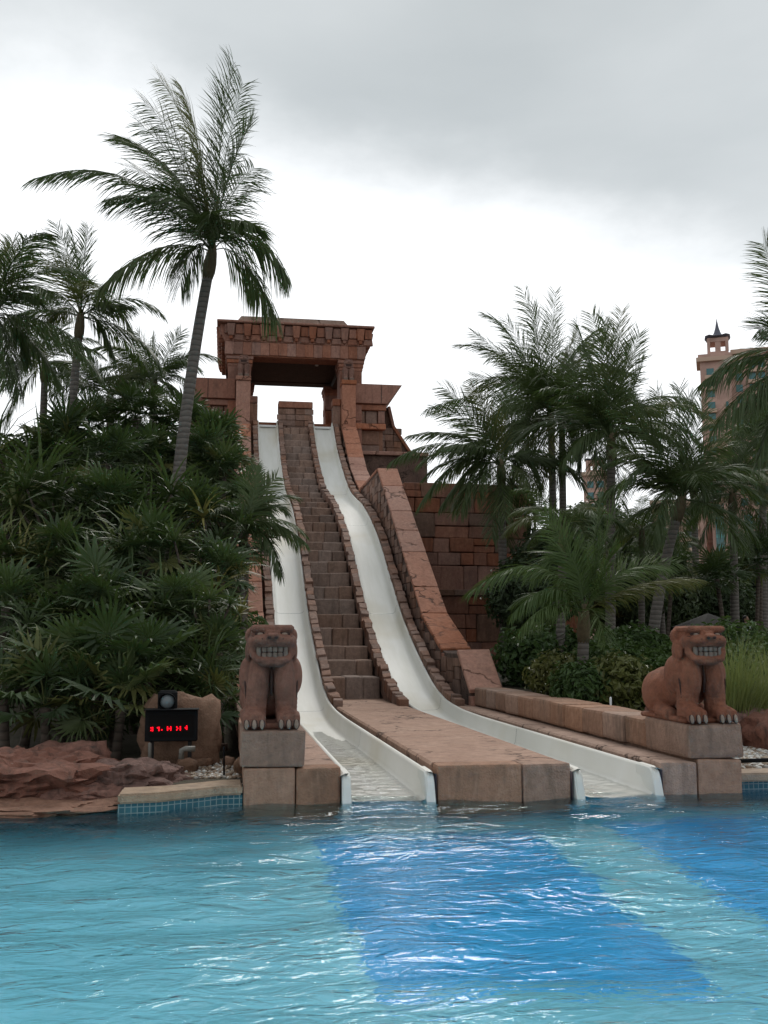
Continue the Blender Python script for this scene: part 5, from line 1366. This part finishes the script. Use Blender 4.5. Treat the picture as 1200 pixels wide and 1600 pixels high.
M['skin'] = plain('skin', (.30, .17, .11), .6); M['shirt'] = plain('pale_blue_shirt', (.42, .46, .52), .9, var=6); M['trousers'] = plain('dark_trousers', (.03, .035, .045), .9, var=6); M['hair'] = plain('dark_hair', (.012, .010, .009), .7)
armL = [((-.20, 0, 1.38), .055), ((-.25, .03, 1.10), .042), ((-.23, -.12, .88), .033)]; armR = [((.20, 0, 1.38), .055), ((.26, .02, 1.10), .042), ((.25, -.10, .87), .033)]
legL = [((-.095, 0, .90), .085), ((-.10, -.02, .48), .06), ((-.105, .02, .09), .04)]; legR = [((.095, 0, .90), .085), ((.11, .01, .48), .06), ((.12, .04, .09), .04)]
hand = []
for sx, wx, wy in ((-1, -.23, -.13), (1, .25, -.11)):
    hand.append(('e', (wx, wy - .01, .82), (.022, .04, .05)))
    for q in range(4): hand.append(('c', [((wx, wy - .04 + q * .02, .78), .009), ((wx - sx * .006, wy - .045 + q * .02, .735), .008), ((wx - sx * .02, wy - .045 + q * .02, .70 + abs(q - 1.5) * .006), .007)]))
    hand.append(('c', [((wx, wy - .05, .83), .011), ((wx - sx * .012, wy - .075, .79), .009), ((wx - sx * .02, wy - .075, .765), .008)]))
bodyb = [('e', (0, .0, 1.585), (.075, .095, .115)), ('c', [((0, .01, 1.36), .06), ((0, 0, 1.50), .052)]), ('e', (0, 0, 1.18), (.16, .10, .27)), ('e', (0, 0, .95), (.15, .10, .12)),
         ('c', armL), ('c', armR), ('c', legL), ('c', legR), ('e', (-.105, -.05, .04), (.045, .12, .04)), ('e', (.12, -.03, .04), (.045, .12, .04)),
         ('e', (0, -.10, 1.57), (.014, .022, .022)), ('e', (-.078, .005, 1.58), (.012, .02, .03)), ('e', (.078, .005, 1.58), (.012, .02, .03)), ('e', (0, -.088, 1.53), (.03, .012, .008))] + hand
link('body', blob_mesh('body', scale_b(bodyb), .009, 2), M['skin'], person)
grow_ = lambda pts, d, t: ('c', [(p, r + d) for p, r in pts[:2]] + [(tuple(lerp(a, b, t) for a, b in zip(pts[1][0], pts[2][0])), pts[2][1] + d)])
link('shirt', blob_mesh('shirt', scale_b([('e', (0, 0, 1.20), (.185, .125, .28)), ('e', (0, 0, 1.36), (.20, .10, .10)), ('e', (0, 0, .98), (.18, .125, .14)), grow_(armL, .014, .2), grow_(armR, .014, .2)]), .014, 2), M['shirt'], person)
link('trousers', blob_mesh('trousers', scale_b([('e', (0, 0, .92), (.172, .118, .13)), ('c', [(p, r + .014) for p, r in legL]), ('c', [(p, r + .014) for p, r in legR])]), .014, 2), M['trousers'], person)
link('hair', blob_mesh('hair', scale_b([('e', (0, .02, 1.615), (.084, .095, .098)), ('e', (0, .055, 1.56), (.078, .06, .10))]), .01, 2), M['hair'], person)
for sx in (-1, 1):
    bm = bmesh.new(); bmesh.ops.create_icosphere(bm, subdivisions=2, radius=.011 * k_, matrix=Matrix.Translation(Vector((sx * .03, -.083, 1.59)) * k_)); link('eye', bm_done(bm, 'eye', True), M['hair'], person)
